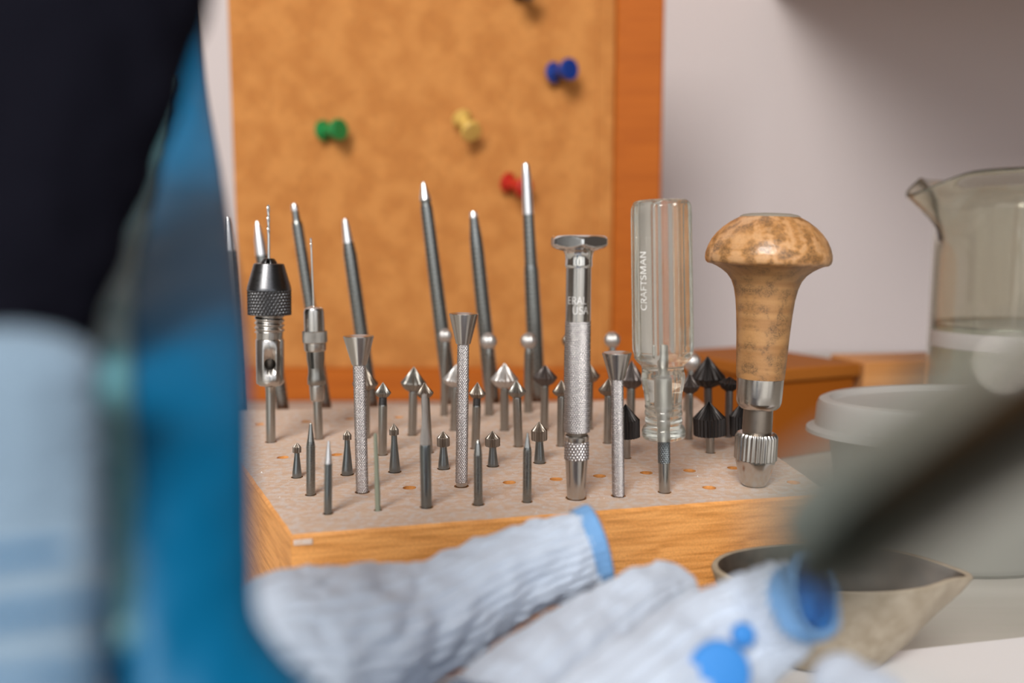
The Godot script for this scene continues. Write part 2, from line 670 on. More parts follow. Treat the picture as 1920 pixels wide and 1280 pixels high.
# ------------------------------------------------------------------ the room
func room() -> void:
	var slab := func(called: String, lo: Vector3, hi: Vector3, m: Material) -> void:
		var s := Shape.new()
		s.box((lo + hi) / 2.0, hi - lo)
		structure(s, called, m)
	slab.call("wall_back", Vector3(-1700, -750, -660), Vector3(1700, 1800, -560), M.wall_paint)
	slab.call("wall_left", Vector3(-1800, -750, -660), Vector3(-1700, 1800, 1700), M.room_paint)
	slab.call("wall_right", Vector3(1700, -750, -660), Vector3(1800, 1800, 1700), M.room_paint)
	slab.call("floor", Vector3(-1800, -850, -660), Vector3(1800, -750, 1700), M.room_floor)
	slab.call("ceiling", Vector3(-1800, 1800, -660), Vector3(1800, 1900, 1700), M.room_paint)
	# the wall behind the camera, with the window's opening
	var s := Shape.new()
	for b in [[-1700, 800, -920, 1800], [800, 800, 1700, 1800], [-1700, -750, 1700, -440], [-920, 1690, 800, 1800]]:
		s.box(Vector3((b[0] + b[2]) / 2.0, (b[1] + b[3]) / 2.0, 1600), Vector3(b[2] - b[0], b[3] - b[1], 200))
	structure(s, "wall_front", M.room_paint)
	s = Shape.new()
	for b in [[-920, 625, 50, 2130], [800, 625, 50, 2130], [-30, 625, 60, 2130], [-1670, 180, 50, 1240], [1670, 180, 50, 1240], [0, -440, 3390, 50], [0, 800, 3390, 56], [-60, 1690, 1720, 50]]:
		s.box(Vector3(b[0], b[1], 1490), Vector3(b[2], b[3], 50), 4.0)
	structure(s, "window_1", M.window_white)
	for x in [-1690.0, 1690.0]:
		s = Shape.new()
		s.box(Vector3(x, -340, 520), Vector3(24, 816, 2150), 3.0)
		structure(s, "trim_1" if x < 0.0 else "trim_2", M.room_floor)
	# an added cupboard, out of view, hung there to shade the wall at the right
	s = Shape.new()
	s.box(Vector3(760, 540, -330), Vector3(1060, 420, 456), 2.0)
	var cup := thing("shading_cupboard", "added wooden cupboard shading the wall above the right half of the bench", "cupboard", Vector3.ZERO)
	part(s, "shading_body", M.box_wood, cup)
	for x in [498.0, 1022.0]:
		s = Shape.new()
		s.box(Vector3(x, 540, -93), Vector3(518, 412, 16), 2.0)
		part(s, "shading_door", M.box_wood, cup)
	# the bench
	s = Shape.new()
	s.box(Vector3(0, -20, -154), Vector3(2200, 40, 808), 3.0)
	var bench := thing("workbench", "pale grey workbench top carrying the wooden block and the glassware", "bench", Vector3.ZERO)
	part(s, "bench_top", M.bench_top, bench)
	for x in [-1050.0, 1050.0]:
		for z in [-500.0, 200.0]:
			s = Shape.new()
			s.box(Vector3(x, -395, z), Vector3(60, 710, 60), 4.0)
			part(s, "leg", M.box_wood, bench)


# ------------------------------------------------------------------ the drilled block
func wood_block() -> void:
	var holes := [
		[-38, -5, 1.68], [-32.3, -31.1, 1.78], [-24.7, -7.6, 1.66], [-11.1, -12.9, 1.69], [2, -15.6, 1.75], [-2.5, -38.3, 1.82],
		[-19.1, -38.3, 1.91], [-46.7, -27.2, 1.76], [10.7, -39.1, 1.73], [15, -16.3, 1.63], [25.6, -40.7, 1.74], [29.7, -19.9, 1.64],
		[39.1, -36.6, 1.81], [56.1, -25.7, 1.59], [65.2, -38.3, 1.73], [69.5, -28.8, 1.6], [-57, 19.3, 1.59], [-44.2, 16.6, 1.85],
		[-31.8, 13.9, 1.87], [-18.8, 10.6, 1.89], [-5.3, 7.8, 1.84], [7.8, 4.2, 1.93], [33.1, -1.2, 1.51], [58.8, -7.6, 1.61],
		[69.5, -11.5, 1.55], [-24.5, -63.2, 1.75], [-8.3, -64.2, 1.95], [5.9, -69.1, 1.97], [20.2, -65.2, 1.76], [36.8, -65.2, 1.76],
		[64.6, -71.2, 1.78], [-49.6, 35.3, 1.44], [-42.2, 50, 1.26], [-8, 43.1, 1.59], [3.6, 41, 1.4], [-20.1, 45.2, 1.65],
		[-31.1, 47.6, 1.02], [-75.3, -21.3, 1.92], [-61.3, -25.7, 1.85], [-37.3, 33, 1.89], [-12.9, 27.8, 1.93], [26.1, 36.2, 1.87],
		[15.6, 38, 2.6], [38, 33, 1.75], [-66.4, -1.8, 1.75], [-26, 29.2, 1.75], [-0.7, 24.4, 1.75], [11.6, 21.3, 1.75],
		[23.3, 18.2, 1.75], [36.3, 15, 1.75], [48.4, 12.8, 1.75], [50, 29.2, 1.75], [61.1, 10, 1.75], [-86.7, -47.6, 1.75],
		[-71.7, -52, 1.75], [-57.5, -56.6, 1.75], [-40.5, -59.4, 1.75], [-51.5, -5, 1.75], [72.9, 24.4, 1.75]]
	var quad := PackedVector2Array([Vector2(-47, 64.8), Vector2(79.2, 34.4), Vector2(74.1, -98.8), Vector2(-114.4, -70.1)])
	var block := thing("tool_block", "drilled wooden block with a dusty top, holding all the burs and punches", "tool holder", Vector3.ZERO)
	var inset: PackedVector2Array = []
	var mid := (quad[0] + quad[1] + quad[2] + quad[3]) / 4.0
	var edge := PackedVector2Array()
	var rim := PackedVector2Array()
	for k in 4:
		var a := quad[k]
		var b := quad[(k + 1) % 4]
		var steps := int(a.distance_to(b) / 2.5)
		for i in steps:
			var p := a.lerp(b, float(i) / steps)
			edge.append(p)
			rim.append(p + (mid - p).normalized() * (0.7 + 0.25 * lumps.get_noise_2d(p.x * 20.0, p.y * 20.0)))
	var pts := PackedVector2Array(rim)
	var first_hole := pts.size()
	for h in holes:
		for i in 24:
			pts.append(Vector2(h[0] + cos(TAU * i / 24.0) * h[2], h[1] + sin(TAU * i / 24.0) * h[2]))
	var x := -116.0
	while x < 82.0:
		var z := -102.0
		while z < 68.0:
			var p := Vector2(x + rng.randf_range(-0.9, 0.9), z + rng.randf_range(-0.9, 0.9))
			var free := Geometry2D.is_point_in_polygon(p, quad)
			for k in 4:
				free = free and Geometry2D.get_closest_point_to_segment(p, quad[k], quad[(k + 1) % 4]).distance_to(p) > 1.8
			for h in holes:
				free = free and p.distance_to(Vector2(h[0], h[1])) > h[2] + 0.9
			if free:
				pts.append(p)
			z += 3.0
		x += 3.0
	var top := Shape.new()
	for p in pts:
		top.v.append(Vector3(p.x, TOP, p.y))
		top.n.append(Vector3.UP)
	var tris := Geometry2D.triangulate_delaunay(pts)
	for k in range(0, tris.size(), 3):
		var c := (pts[tris[k]] + pts[tris[k + 1]] + pts[tris[k + 2]]) / 3.0
		var open := not Geometry2D.is_point_in_polygon(c, rim)
		for h in holes:
			open = open or c.distance_to(Vector2(h[0], h[1])) < h[2] * 0.96
		if open:
			continue
		var a := pts[tris[k]]
		var flip := (pts[tris[k + 1]] - a).cross(pts[tris[k + 2]] - a) < 0.0
		top.ix.append(tris[k])
		top.ix.append(tris[k + 2] if flip else tris[k + 1])
		top.ix.append(tris[k + 1] if flip else tris[k + 2])
	var bore := Shape.new()
	for h in holes:
		var rows := []
		for y in [TOP, TOP - 0.25, TOP - 12.0]:
			var row := PackedVector3Array()
			for i in 24:
				row.append(Vector3(h[0] + cos(TAU * i / 24.0) * h[2], y, h[1] + sin(TAU * i / 24.0) * h[2]))
			rows.append(row)
		var floor_row := PackedVector3Array()
		for i in 24:
			floor_row.append(Vector3(h[0], TOP - 12.5, h[1]))
		rows.append(floor_row)
		bore.grid(rows)
	var sides := Shape.new()
	var up_row := PackedVector3Array()
	var cut_row := PackedVector3Array()
	var low_row := PackedVector3Array()
	var end_row := PackedVector3Array()
	for i in edge.size():
		up_row.append(Vector3(rim[i].x, TOP, rim[i].y))
		cut_row.append(Vector3(edge[i].x, TOP - 0.7, edge[i].y))
		low_row.append(Vector3(edge[i].x, 0, edge[i].y))
		end_row.append(Vector3(mid.x, 0, mid.y))
	for pair in [[up_row, cut_row], [cut_row, low_row], [low_row, end_row]]:
		sides.grid(pair)
	# smooth normals would round the four corners over a whole step: keep each side flat
	sides.facing_out()
	var flat := Shape.new()
	for k in range(0, sides.ix.size(), 3):
		flat.tri(sides.v[sides.ix[k]], sides.v[sides.ix[k + 1]], sides.v[sides.ix[k + 2]])
	var body := MeshInstance3D.new()
	body.name = "block_body"
	body.mesh = mesh_of([top, flat, bore], false)
	body.mesh.surface_set_material(0, M.dusty_wood)
	body.mesh.surface_set_material(1, M.block_wood)
	body.mesh.surface_set_material(2, M.block_wood)
	block.add_child(body)
	# a lower step behind, in which the long punches lean
	var step := Shape.new()
	var back := quad[3].lerp(quad[2], 0.5)
	var along := (quad[2] - quad[3])
	var turn := Basis(Vector3.UP, -along.angle())
	step.box(Vector3(back.x, 16.4, back.y) + turn * Vector3(0, 0, -9.6), Vector3(along.length() - 6.0, 32.8, 18.0), 0.6, turn)
	part(step, "rear_step", M.block_wood, block)
	# the split pale corner
	var chip := Shape.new()
	var face := (quad[1] - quad[0]).normalized()
	var ft := Basis(Vector3.UP, -face.angle())
	chip.box(Vector3(quad[0].x + face.x * 2.6, TOP - 1.7, quad[0].y + face.y * 2.6), Vector3(4.0, 1.3, 0.5), 0.2, ft)
	part(chip, "splinter", M.dusty_wood, block)
	# loose grains of dust and plaster
	for kind in [["pale_dust", M.dust_white, 240, 0.16], ["dark_filings", M.dust_dark, 200, 0.11]]:
		var dust := Shape.new()
		for i in kind[2]:
			var p := Vector2(rng.randf_range(-100, 78), rng.randf_range(-60, 62))
			if not Geometry2D.is_point_in_polygon(p, rim):
				continue
			var hit := false
			for h in holes:
				hit = hit or p.distance_to(Vector2(h[0], h[1])) < h[2] + 0.3
			if hit:
				continue
			var r: float = kind[3] * rng.randf_range(0.5, 1.0) * (2.2 if i % 29 == 0 else 1.0)
			var c := []
			for q in 4:
				c.append(Vector3(p.x, TOP, p.y) + Vector3(cos(q * 2.1 + i), 0, sin(q * 2.1 + i)) * r * rng.randf_range(0.6, 1.3))
			c[3] = Vector3(p.x, TOP + r * 0.9, p.y)
			dust.tri(c[0], c[1], c[3])
			dust.tri(c[1], c[2], c[3])
			dust.tri(c[2], c[0], c[3])
			dust.tri(c[0], c[2], c[1])
		part(dust, kind[0], kind[1], block, false).set_meta("kind", "stuff")


# ------------------------------------------------------------------ small tools
func stand(called: String, label: String, category: String, x: float, z: float, lean: float, group: String, y := TOP) -> Node3D:
	return thing(called, label, category, Vector3(x, y, z), Vector3(0, rng.randf_range(0, 360) * 0.0, -lean), group)


const TONES := ["bur_steel", "bur_brown", "bur_silver", "bur_dark", "bur_black", "dull_rod"]


func cone_bur(x: float, z: float, lean: float, tall: float, y_max: float, r_max: float, y_low: float, r_neck: float, r_shank: float, black: bool, tone: int, label: String) -> void:
	var t := stand("cone_bur", label, "bur", x, z, lean, "cone burs in the wooden block")
	var neck := y_low - (2.2 if black else 0.0)
	part(turned([[-7.5, 0], [-7.5, r_shank], [neck - 0.4, r_shank], [neck, r_shank * 0.94]], 28), "shank", M.bur_dark if tone == 4 else M.shank, t)
	if black:
		part(turned([[neck - 0.05, r_shank * 0.92], [y_low + 0.2, r_shank * 0.9]], 28), "neck", M.black_oxide, t)
	var w := y_max - y_low
	var head := [[y_low - 0.1, r_neck * 0.92], [y_low + w * 0.3, lerpf(r_neck, r_max, 0.55)], [y_low + w * 0.75, lerpf(r_neck, r_max, 0.93)], [y_max - 0.12, r_max * 0.995], [y_max + 0.12, r_max * 0.985]]
	for k in range(1, 6):
		head.append([lerpf(y_max, tall, k / 5.0), maxf(0.02, lerpf(r_max, 0.0, k / 5.0))])
	part(turned(head, 128, fluted(16, 0.34 + 0.04 * r_max)), "head", M[TONES[tone]], t)


func setting_bur(x: float, z: float, lean: float, tall: float, y_cone: float, y_cyl: float, r_head: float, r_neck: float, y_collar: float, r_collar: float, tone: int, label: String) -> void:
	var t := stand("setting_bur", label, "bur", x, z, lean, "setting burs in the wooden block")
	var dark := tone == 4
	part(turned([[-5.0, 0], [-5.0, r_collar * 0.98], [y_collar * 0.5, r_collar], [y_collar, r_collar * 0.97], [lerpf(y_collar, y_cyl, 0.4), lerpf(r_collar, r_neck, 0.5)], [lerpf(y_collar, y_cyl, 0.8), r_neck * 1.05], [y_cyl + 0.1, r_neck]], 32), "shank", M.shank if dark else M.blue_steel, t)
	var head := [[y_cyl, r_neck * 0.8], [y_cyl, r_head * 0.93], [y_cyl + 0.12, r_head], [y_cone - 0.05, r_head], [y_cone + 0.1, r_head * 0.95]]
	for k in range(1, 5):
		head.append([lerpf(y_cone + 0.1, tall, k / 4.0), maxf(0.02, lerpf(r_head * 0.95, 0.0, k / 4.0))])
	var count := 9 if r_head < 1.5 else 14 if r_head < 3.0 else 24
	part(turned(head, count * 8, fluted(count, 0.42 + 0.02 * r_head)), "head", M[TONES[tone]], t)


func ball_bur(x: float, z: float, lean: float, tall: float, r_ball: float, r_shank: float, tone: int, label: String) -> void:
	var t := stand("ball_bur", label, "bur", x, z, lean, "ball burs in the wooden block")
	part(turned([[-7.5, 0], [-7.5, r_shank], [tall - r_ball * 2.0 - 2.0, r_shank], [tall - r_ball * 1.8, r_shank * 0.8]], 28), "shank", M.shank, t)
	var head := []
	for k in 15:
		var a := PI * (0.12 + 0.88 * k / 14.0)
		head.append([tall - r_ball - cos(a) * r_ball, maxf(0.02, sin(a) * r_ball)])
	part(turned(head, 80, fluted(16, 0.28)), "head", M[TONES[tone]], t)


func steel_point(x: float, z: float, lean: float, pts: Array, tone: int, label: String) -> void:
	var t := stand("steel_point", label, "hand tool", x, z, lean, "steel points along the block's front")
	var cut := 2
	if tone == 3:
		cut = 1
	var low := [[-5.0, 0.0], [-5.0, pts[0][1]]]
	var high := []
	for i in pts.size():
		if i <= cut:
			low.append(pts[i])
		if i >= cut:
			high.append(pts[i])
	high.append([pts[-1][0] + 0.05, 0.0])
	var facets := "faceted" in label
	part(turned(low, 32), "shank", M.dull_rod if tone == 5 else M.blue_steel if tone != 1 else M.punch_steel, t)
	var tip_material: Material = M.diamond_grit if "diamond" in label else M.dull_rod if tone == 5 else M.ground_tip if tone == 3 else M.shank
	var square := func(a: float, y: float, r: float) -> float:
		return minf(r, r * 0.80 / cos(fposmod(a + 0.5, PI / 2.0) - PI / 4.0))
	part(turned(high, 32, square) if facets else turned(dense(high, 0.8), 32), "tip", tip_material, t)


func leaning_punch(x: float, z: float, lean: float, pts: Array, label: String) -> void:
	var t := stand("leaning_punch", label, "punch", x, z, lean, "long punches leaning behind the block", 33.2)
	var cut := pts.size() - 4
	var low := [[0.0, 0.0]]
	var high := []
	for i in pts.size():
		if i <= cut:
			low.append(pts[i])
		if i >= cut:
			high.append(pts[i])
	high.append([pts[-1][0] + 0.05, 0.0])
	part(turned(low, 40), "shaft", M.punch_steel, t)
	part(turned(high, 40), "tip", M.ground_tip, t)


func small_tools() -> void:
	cone_bur(-38, -5, 1.4, 21.54, 18.53, 2.35, 17.11, 1.25, 1.28, true, 0, "small black-necked cone bur next to the shortest knurled cup punch")
	cone_bur(-32.3, -31.1, 2.1, 22.33, 17.1, 4.14, 14.31, 1.55, 1.38, false, 0, "large bright cone bur standing free behind the thick diamond-coated point")
	cone_bur(-24.7, -7.6, -2.8, 20.98, 17.94, 2.53, 16.5, 1.26, 1.26, false, 1, "small cone bur half hidden behind the thick diamond-coated point")
	cone_bur(-11.1, -12.9, 2.1, 20.26, 16.83, 2.5, 15.36, 1.29, 1.29, true, 1, "small brown-toned cone bur close to the tallest cup punch")
	cone_bur(2, -15.6, -1.9, 20.47, 17, 2.77, 15.19, 1.39, 1.35, false, 0, "small cone bur overlapping the big silver cone bur")
	cone_bur(-2.5, -38.3, 0.1, 22.53, 17.16, 4.61, 14.12, 1.59, 1.42, false, 2, "big silver cone bur behind a small overlapping cone bur")
	cone_bur(-19.1, -38.3, 2.3, 22.19, 17, 4.43, 14.5, 1.59, 1.51, false, 2, "silver cone bur half hidden behind the tallest cup punch")
	cone_bur(-46.7, -27.2, 0.7, 22.7, 17.54, 4.09, 15.31, 1.53, 1.36, false, 1, "cone bur half hidden behind the shortest cup punch, near the drill chucks")
	cone_bur(10.7, -39.1, 0.7, 21.7, 17.76, 4.09, 14.89, 1.42, 1.33, false, 3, "dark cone bur in front of the tallest leaning rod")
	cone_bur(15, -16.3, 0.1, 20.35, 16.87, 2.78, 15.38, 1.31, 1.23, false, 1, "cone bur peeking out beside the knurled body of the hex-headed pin vise")
	cone_bur(25.6, -40.7, 0.4, 21.83, 18.04, 3.57, 15.69, 1.43, 1.34, false, 1, "cone bur hidden by the hex-headed pin vise but for one edge")
	cone_bur(29.7, -19.9, 0.2, 20.28, 16.76, 3.15, 14.92, 1.33, 1.24, false, 1, "cone bur between the hex-headed pin vise and the knurled punch beside it")
	cone_bur(39.1, -36.6, -0.1, 23.64, 17.59, 4.4, 14.39, 1.59, 1.41, false, 3, "wide dark cone bur between the knurled punch and the clear handle")
	cone_bur(56.1, -25.7, -0.4, 20.89, 17.12, 3.22, 14.72, 1.35, 1.19, false, 3, "dark cone bur right beside the neck of the clear handle")
	cone_bur(65.2, -38.3, -1.9, 24.84, 17.69, 5.85, 14.3, 1.42, 1.33, false, 4, "widest and tallest black cone bur of the dark cluster")
	cone_bur(69.5, -28.8, -0.6, 19.4, 17.49, 3.42, 14.89, 1.37, 1.2, false, 4, "flat-topped black cone bur touching the metal ferrule of the mushroom handle")
	setting_bur(-57, 19.3, 1.6, 9.38, 8.08, 6.64, 1.13, 0.68, 1.3, 1.24, 1, "tiniest setting bur, beside an empty hole near the block's corner")
	setting_bur(-44.2, 16.6, 1.3, 12.24, 10.78, 9.47, 1.14, 0.72, 1.31, 1.5, 1, "little setting bur with slender flared shank, beside the shortest cup punch")
	setting_bur(-31.8, 13.9, -0.3, 13.4, 11.63, 10.16, 1.3, 0.8, 1.33, 1.52, 1, "little setting bur with long flared shank, in front of the black-necked cone bur")
	setting_bur(-18.8, 10.6, -0.3, 10.47, 8.67, 6.28, 1.76, 0.95, 1.2, 1.54, 1, "squat setting bur between the thick diamond point and the tallest cup punch")
	setting_bur(-5.3, 7.8, -0.7, 9.99, 7.87, 5.6, 2.08, 0.97, 0.76, 1.49, 1, "squat setting bur right behind the round-nosed point")
	setting_bur(7.8, 4.2, -0.9, 11.81, 9.36, 6.44, 2.26, 1.06, 1.07, 1.58, 1, "setting bur with the broadest head of its row, beside the square-tipped point")
	setting_bur(33.1, -1.2, -2, 15.81, 11.27, 6.1, 4.01, 1.16, 0.78, 1.16, 4, "big black setting bur half hidden behind the knurled punch beside the clear handle")
	setting_bur(58.8, -7.6, -3.3, 15.42, 10.6, 5.3, 4.74, 1.26, 0.8, 1.26, 4, "big black setting bur standing free between clear handle and mushroom handle")
	setting_bur(69.5, -11.5, -2.4, 14.67, 10.43, 4.4, 3.85, 1.2, 0.65, 1.2, 4, "big black setting bur tucked behind the mushroom handle's chuck")
	ball_bur(-24.5, -63.2, 1.2, 31.36, 2.5, 1.35, 2, "ball bur in front of the notched leaning punch")
	ball_bur(-8.3, -64.2, -0.2, 29.72, 3, 1.55, 2, "ball bur in front of the middle leaning rod")
	ball_bur(5.9, -69.1, 0.3, 29.21, 2.94, 1.57, 2, "ball bur in front of the tallest leaning rod")
	ball_bur(20.2, -65.2, 0.3, 29.23, 2.33, 1.36, 1, "ball bur almost fully hidden behind the hex-headed pin vise")
	ball_bur(36.8, -65.2, -1.5, 30.02, 2.91, 1.36, 2, "ball bur above the rim of the knurled punch beside the clear handle")
	ball_bur(64.6, -71.2, 4.9, 21.78, 3.36, 1.38, 2, "pale blurred ball bur at the edge of the clear handle")
	steel_point(-49.6, 35.3, 1.5, [[0, 1.09], [12.18, 1.08], [13.52, 0.89], [17, 0.42], [17.66, 0.34], [17.93, 0.2]], 1, "dark tapered steel point behind the front corner bit of the block")
	steel_point(-42.2, 50, 1.8, [[0, 0.91], [11.74, 0.88], [12.48, 0.81], [16.48, 0.29], [16.98, 0.17]], 3, "front corner steel bit with a pale ground tip")
	steel_point(-8, 43.1, -0.2, [[0, 1.24], [1.16, 1.05], [12.01, 1.01], [13.3, 0.86], [14.33, 0.71], [15.11, 0.48], [15.62, 0.15]], 1, "short round-nosed steel point with a flared foot")
	steel_point(3.6, 41, 0.3, [[0, 1.05], [12.25, 1.05], [13.29, 0.87], [15.9, 0.36], [16.81, 0.18]], 1, "steel point with a faceted pencil-like tip")
	steel_point(-20.1, 45.2, -0.4, [[0, 1.3], [14.23, 1.33], [14.99, 1.25], [16.26, 1.2], [17.53, 1.03], [19.56, 0.78], [22.23, 0.65], [25.66, 0.63], [26.68, 0.53], [26.93, 0.25]], 2, "thick steel point with a grainy diamond-coated upper half")
	steel_point(-31.1, 47.6, -0.9, [[0, 0.67], [1.26, 0.59], [3.91, 0.64], [9.59, 0.53], [17.66, 0.45], [18.17, 0.3]], 5, "thin grey-green dusty rod with a bright foot")
	leaning_punch(-104.2, -80.7, -1.4, [[0, 2.65], [31.26, 2.69], [55.5, 2.65], [65.6, 2.53], [70.04, 2.16], [76.91, 1.31], [77.92, 1.02]], "leaning steel punch at the block's corner, seen through the blurred blue edge")
	leaning_punch(-87.6, -83.2, -6, [[0, 2.36], [47.53, 2.36], [64.32, 2.26], [70.06, 1.89], [75.18, 1.03], [77.02, 0.41]], "leaning steel punch whose tip shows beside the black drill chuck")
	leaning_punch(-71.4, -85.7, -7.4, [[0, 2.17], [55.65, 2.13], [75.46, 2.03], [76.91, 1.78], [77.73, 1.41], [81.24, 1.28], [82.48, 1.37], [83.72, 1.04], [84.13, 0.41]], "leaning punch with a stepped slim nose behind the slim pin vise")
	leaning_punch(-54.1, -88.3, -7, [[0, 2.61], [47.28, 2.57], [64.36, 2.5], [69.15, 2], [76.44, 1.29], [78.11, 0.96], [78.31, 0.42]], "leaning punch with a blunt cone tip above the shortest cup punch")
	leaning_punch(-23.5, -93, -6.6, [[0, 3], [38.32, 2.84], [74.01, 2.45], [82.83, 2.29], [83.88, 1.95], [84.72, 1.99], [85.77, 2.24], [87.45, 1.95], [91.85, 0.76], [92.48, 0.32]], "leaning punch with a grooved, spear-like tip")
	leaning_punch(-7.2, -95.5, -5.6, [[0, 3.03], [38.18, 2.86], [65.73, 2.64], [70.39, 2.43], [78.86, 1.62], [80.14, 1.45], [80.98, 1.19], [81.2, 0.64]], "middle leaning rod with a plain blunt tip, beside the spear-tipped punch")
	leaning_punch(10.7, -98.2, -3.1, [[0, 3.22], [37.58, 3.14], [57.67, 2.84], [59.36, 2.62], [60.42, 2.45], [79.88, 2.15], [94.69, 1.76], [98.92, 1.33], [99.76, 0.64]], "tallest leaning rod, in front of the red push pin")


# ------------------------------------------------------------------ large tools in the block
func big_tools() -> void:
	drill_chuck(-75.3, -21.3, 1.2, {"shank": [[0, 1.42], [15.32, 1.43], [17.13, 1.53], [17.79, 1.83]], "body": [[17.62, 1.67], [17.95, 3.33], [18.61, 4.22], [19.77, 4.28], [32.12, 4.28], [32.45, 4]], "neck": [[32.28, 3.93], [34.43, 4]], "thread": [34.43, 40.35, 4.63], "knurl": [39.86, 47.6, 6.6], "nose": [[47.44, 6.6], [48.26, 6.53], [54.69, 4.7], [55.34, 4.47], [55.51, 4.17], [55.43, 2.33]], "jaw": [[55.01, 2.5], [55.84, 2.42], [56.99, 1.63], [57.16, 0.5]], "drill": [55.34, 64.4, 73.3, 0.45], "bore": [25.04, 1.58, 2.08, 4.28]})
	slim_vise(-61.3, -25.7, -0.8, {"shank": [[0, 1.35], [12.55, 1.39]], "sleeve": [[12.22, 1.86], [12.72, 2.2], [16.97, 2.37], [17.48, 2.2]], "collet": [[17.31, 2.37], [17.64, 2.81], [19.34, 2.81], [21.04, 2.51], [23.07, 2.47], [25.45, 2.78], [28.16, 2.85]], "slot": [22.73, 28.16, 2.71, 0.54], "collar": [[27.99, 3.05], [28.5, 3.39], [30.54, 3.45], [30.88, 3.22]], "knurl": [30.71, 34.44, 3.83], "cap": [[34.27, 3.22], [34.78, 3.18], [40.38, 3.12], [41.4, 2.79], [41.91, 1.69], [42.25, 0.34]], "drill": [41.74, 56.33, 63.38, 0.32]})
	cup_punch(-37.3, 33, -0.2, [[0, 1.54], [32.07, 1.57]], [[31.94, 1.62], [32.07, 1.83], [38.89, 3.72], [39.09, 3.67]], "shortest of the knurled punches with flared cone heads, nearest the drill chucks")
	cup_punch(-12.9, 27.8, 1.1, [[1.09, 1.58], [36.58, 1.5]], [[36.44, 1.55], [36.58, 1.85], [43.95, 3.67], [44.16, 3.63]], "tallest of the knurled punches with flared cone heads, standing among the small burs")
	cup_punch(26.1, 36.2, -1.4, [[0, 1.52], [29.04, 1.54]], [[28.9, 1.57], [29.1, 1.86], [35.24, 3.59], [35.44, 3.53]], "knurled punch with flared cone head between hex-headed pin vise and clear handle")
	pin_vise(15.6, 38, 0.1, {"nose": [[0, 2.13], [0.13, 2.21], [9.4, 2.73], [9.79, 2.73]], "collar": [9.79, 14.17, 3.02], "ring": [[14.17, 2.86], [14.56, 2.96], [15.33, 2.96], [15.59, 2.73]], "groove": [[15.59, 2.44], [16.62, 2.44]], "knurl": [16.49, 43.28, 3.12, 3.06], "barrel": [[43.16, 3.01], [55.78, 2.99]], "neck": [[55.78, 3.04], [56.04, 3.17], [56.55, 3.25], [57.58, 3.19], [58.61, 3.25], [59.39, 3.5], [59.9, 3.96]], "hex": [59.77, 60.42, 62.61, 63.38, 6.3], "text": [48.18, 45.86, 1.88, 2.99]})
	clear_handle(38, 33, -1.9, {"shank": [[0, 1.4], [7.62, 1.41]], "knurl": [7.49, 13.92, 1.54], "tang": [[13.92, 1.46], [20.62, 1.49], [21.01, 1.99], [28.63, 1.99], [29.15, 1.06], [32.83, 1.06], [33.09, 1.28], [36.77, 1.28], [37.17, 1.06], [37.3, 0.27]], "grip": [[13.66, 4.52], [13.92, 5.05], [14.58, 5.37], [15.63, 5.37], [16.55, 5.05], [17.07, 4.52], [17.33, 4.31], [17.6, 4.49], [18.25, 4.6], [18.91, 4.49], [19.17, 4.28], [19.44, 4.49], [20.09, 4.6], [20.75, 4.49], [21.01, 4.28], [21.27, 4.46], [21.8, 4.54], [22.33, 4.44], [23.24, 4.52], [25.48, 4.78], [27.58, 5.26], [28.63, 5.45], [29.29, 5.39], [30.2, 5.16], [31.26, 5.13], [32.04, 5.38], [32.83, 6.25], [33.62, 6.84], [34.67, 7.24], [36.25, 7.47], [39.66, 7.49], [55.42, 7.39], [68.55, 7.28], [70.13, 7.18], [71.18, 6.78], [71.7, 6.25], [71.97, 5.32], [72.05, 2.66], [72.1, 0]], "text": [45.18, 60.54, 6.78]})
	mushroom_handle(61.8, 27.3, 1.6, {"nose": [[-0.27, 0.55], [-0.2, 2.46], [0.14, 3.07], [0.81, 3.41], [3.38, 4.23], [5.94, 4.86], [6.62, 4.91]], "collar": [6.48, 13.64, 5.32], "neck": [[13.64, 3.55], [14.45, 3.71], [19.58, 3.63], [19.99, 3.63]], "ferrule": [[19.72, 3.68], [19.85, 4.5], [20.53, 5.18], [21.61, 5.54], [23.63, 5.65], [27.42, 5.76], [27.69, 5.67]], "stem": [[27.55, 5.81], [27.82, 5.92], [33.76, 6.22], [39.17, 6.48], [43.89, 6.82], [47.27, 7.18], [49.97, 7.71], [52, 8.46], [53.48, 9.55], [54.56, 10.91], [55.37, 12.28], [55.78, 13.23], [56.18, 14.05]], "cap": [[55.84, 13.37], [56.05, 14.46], [56.59, 15], [57.4, 15.2], [58.61, 15.14], [60.23, 14.66], [62.12, 13.78], [63.74, 12.55], [65.1, 11.19], [66.45, 9.41], [67.39, 7.78], [67.66, 7.23]], "crown": [[67.53, 7.37], [67.86, 7.16], [68.2, 6.55], [68.47, 5.18], [68.61, 2.73], [68.66, 0]]})


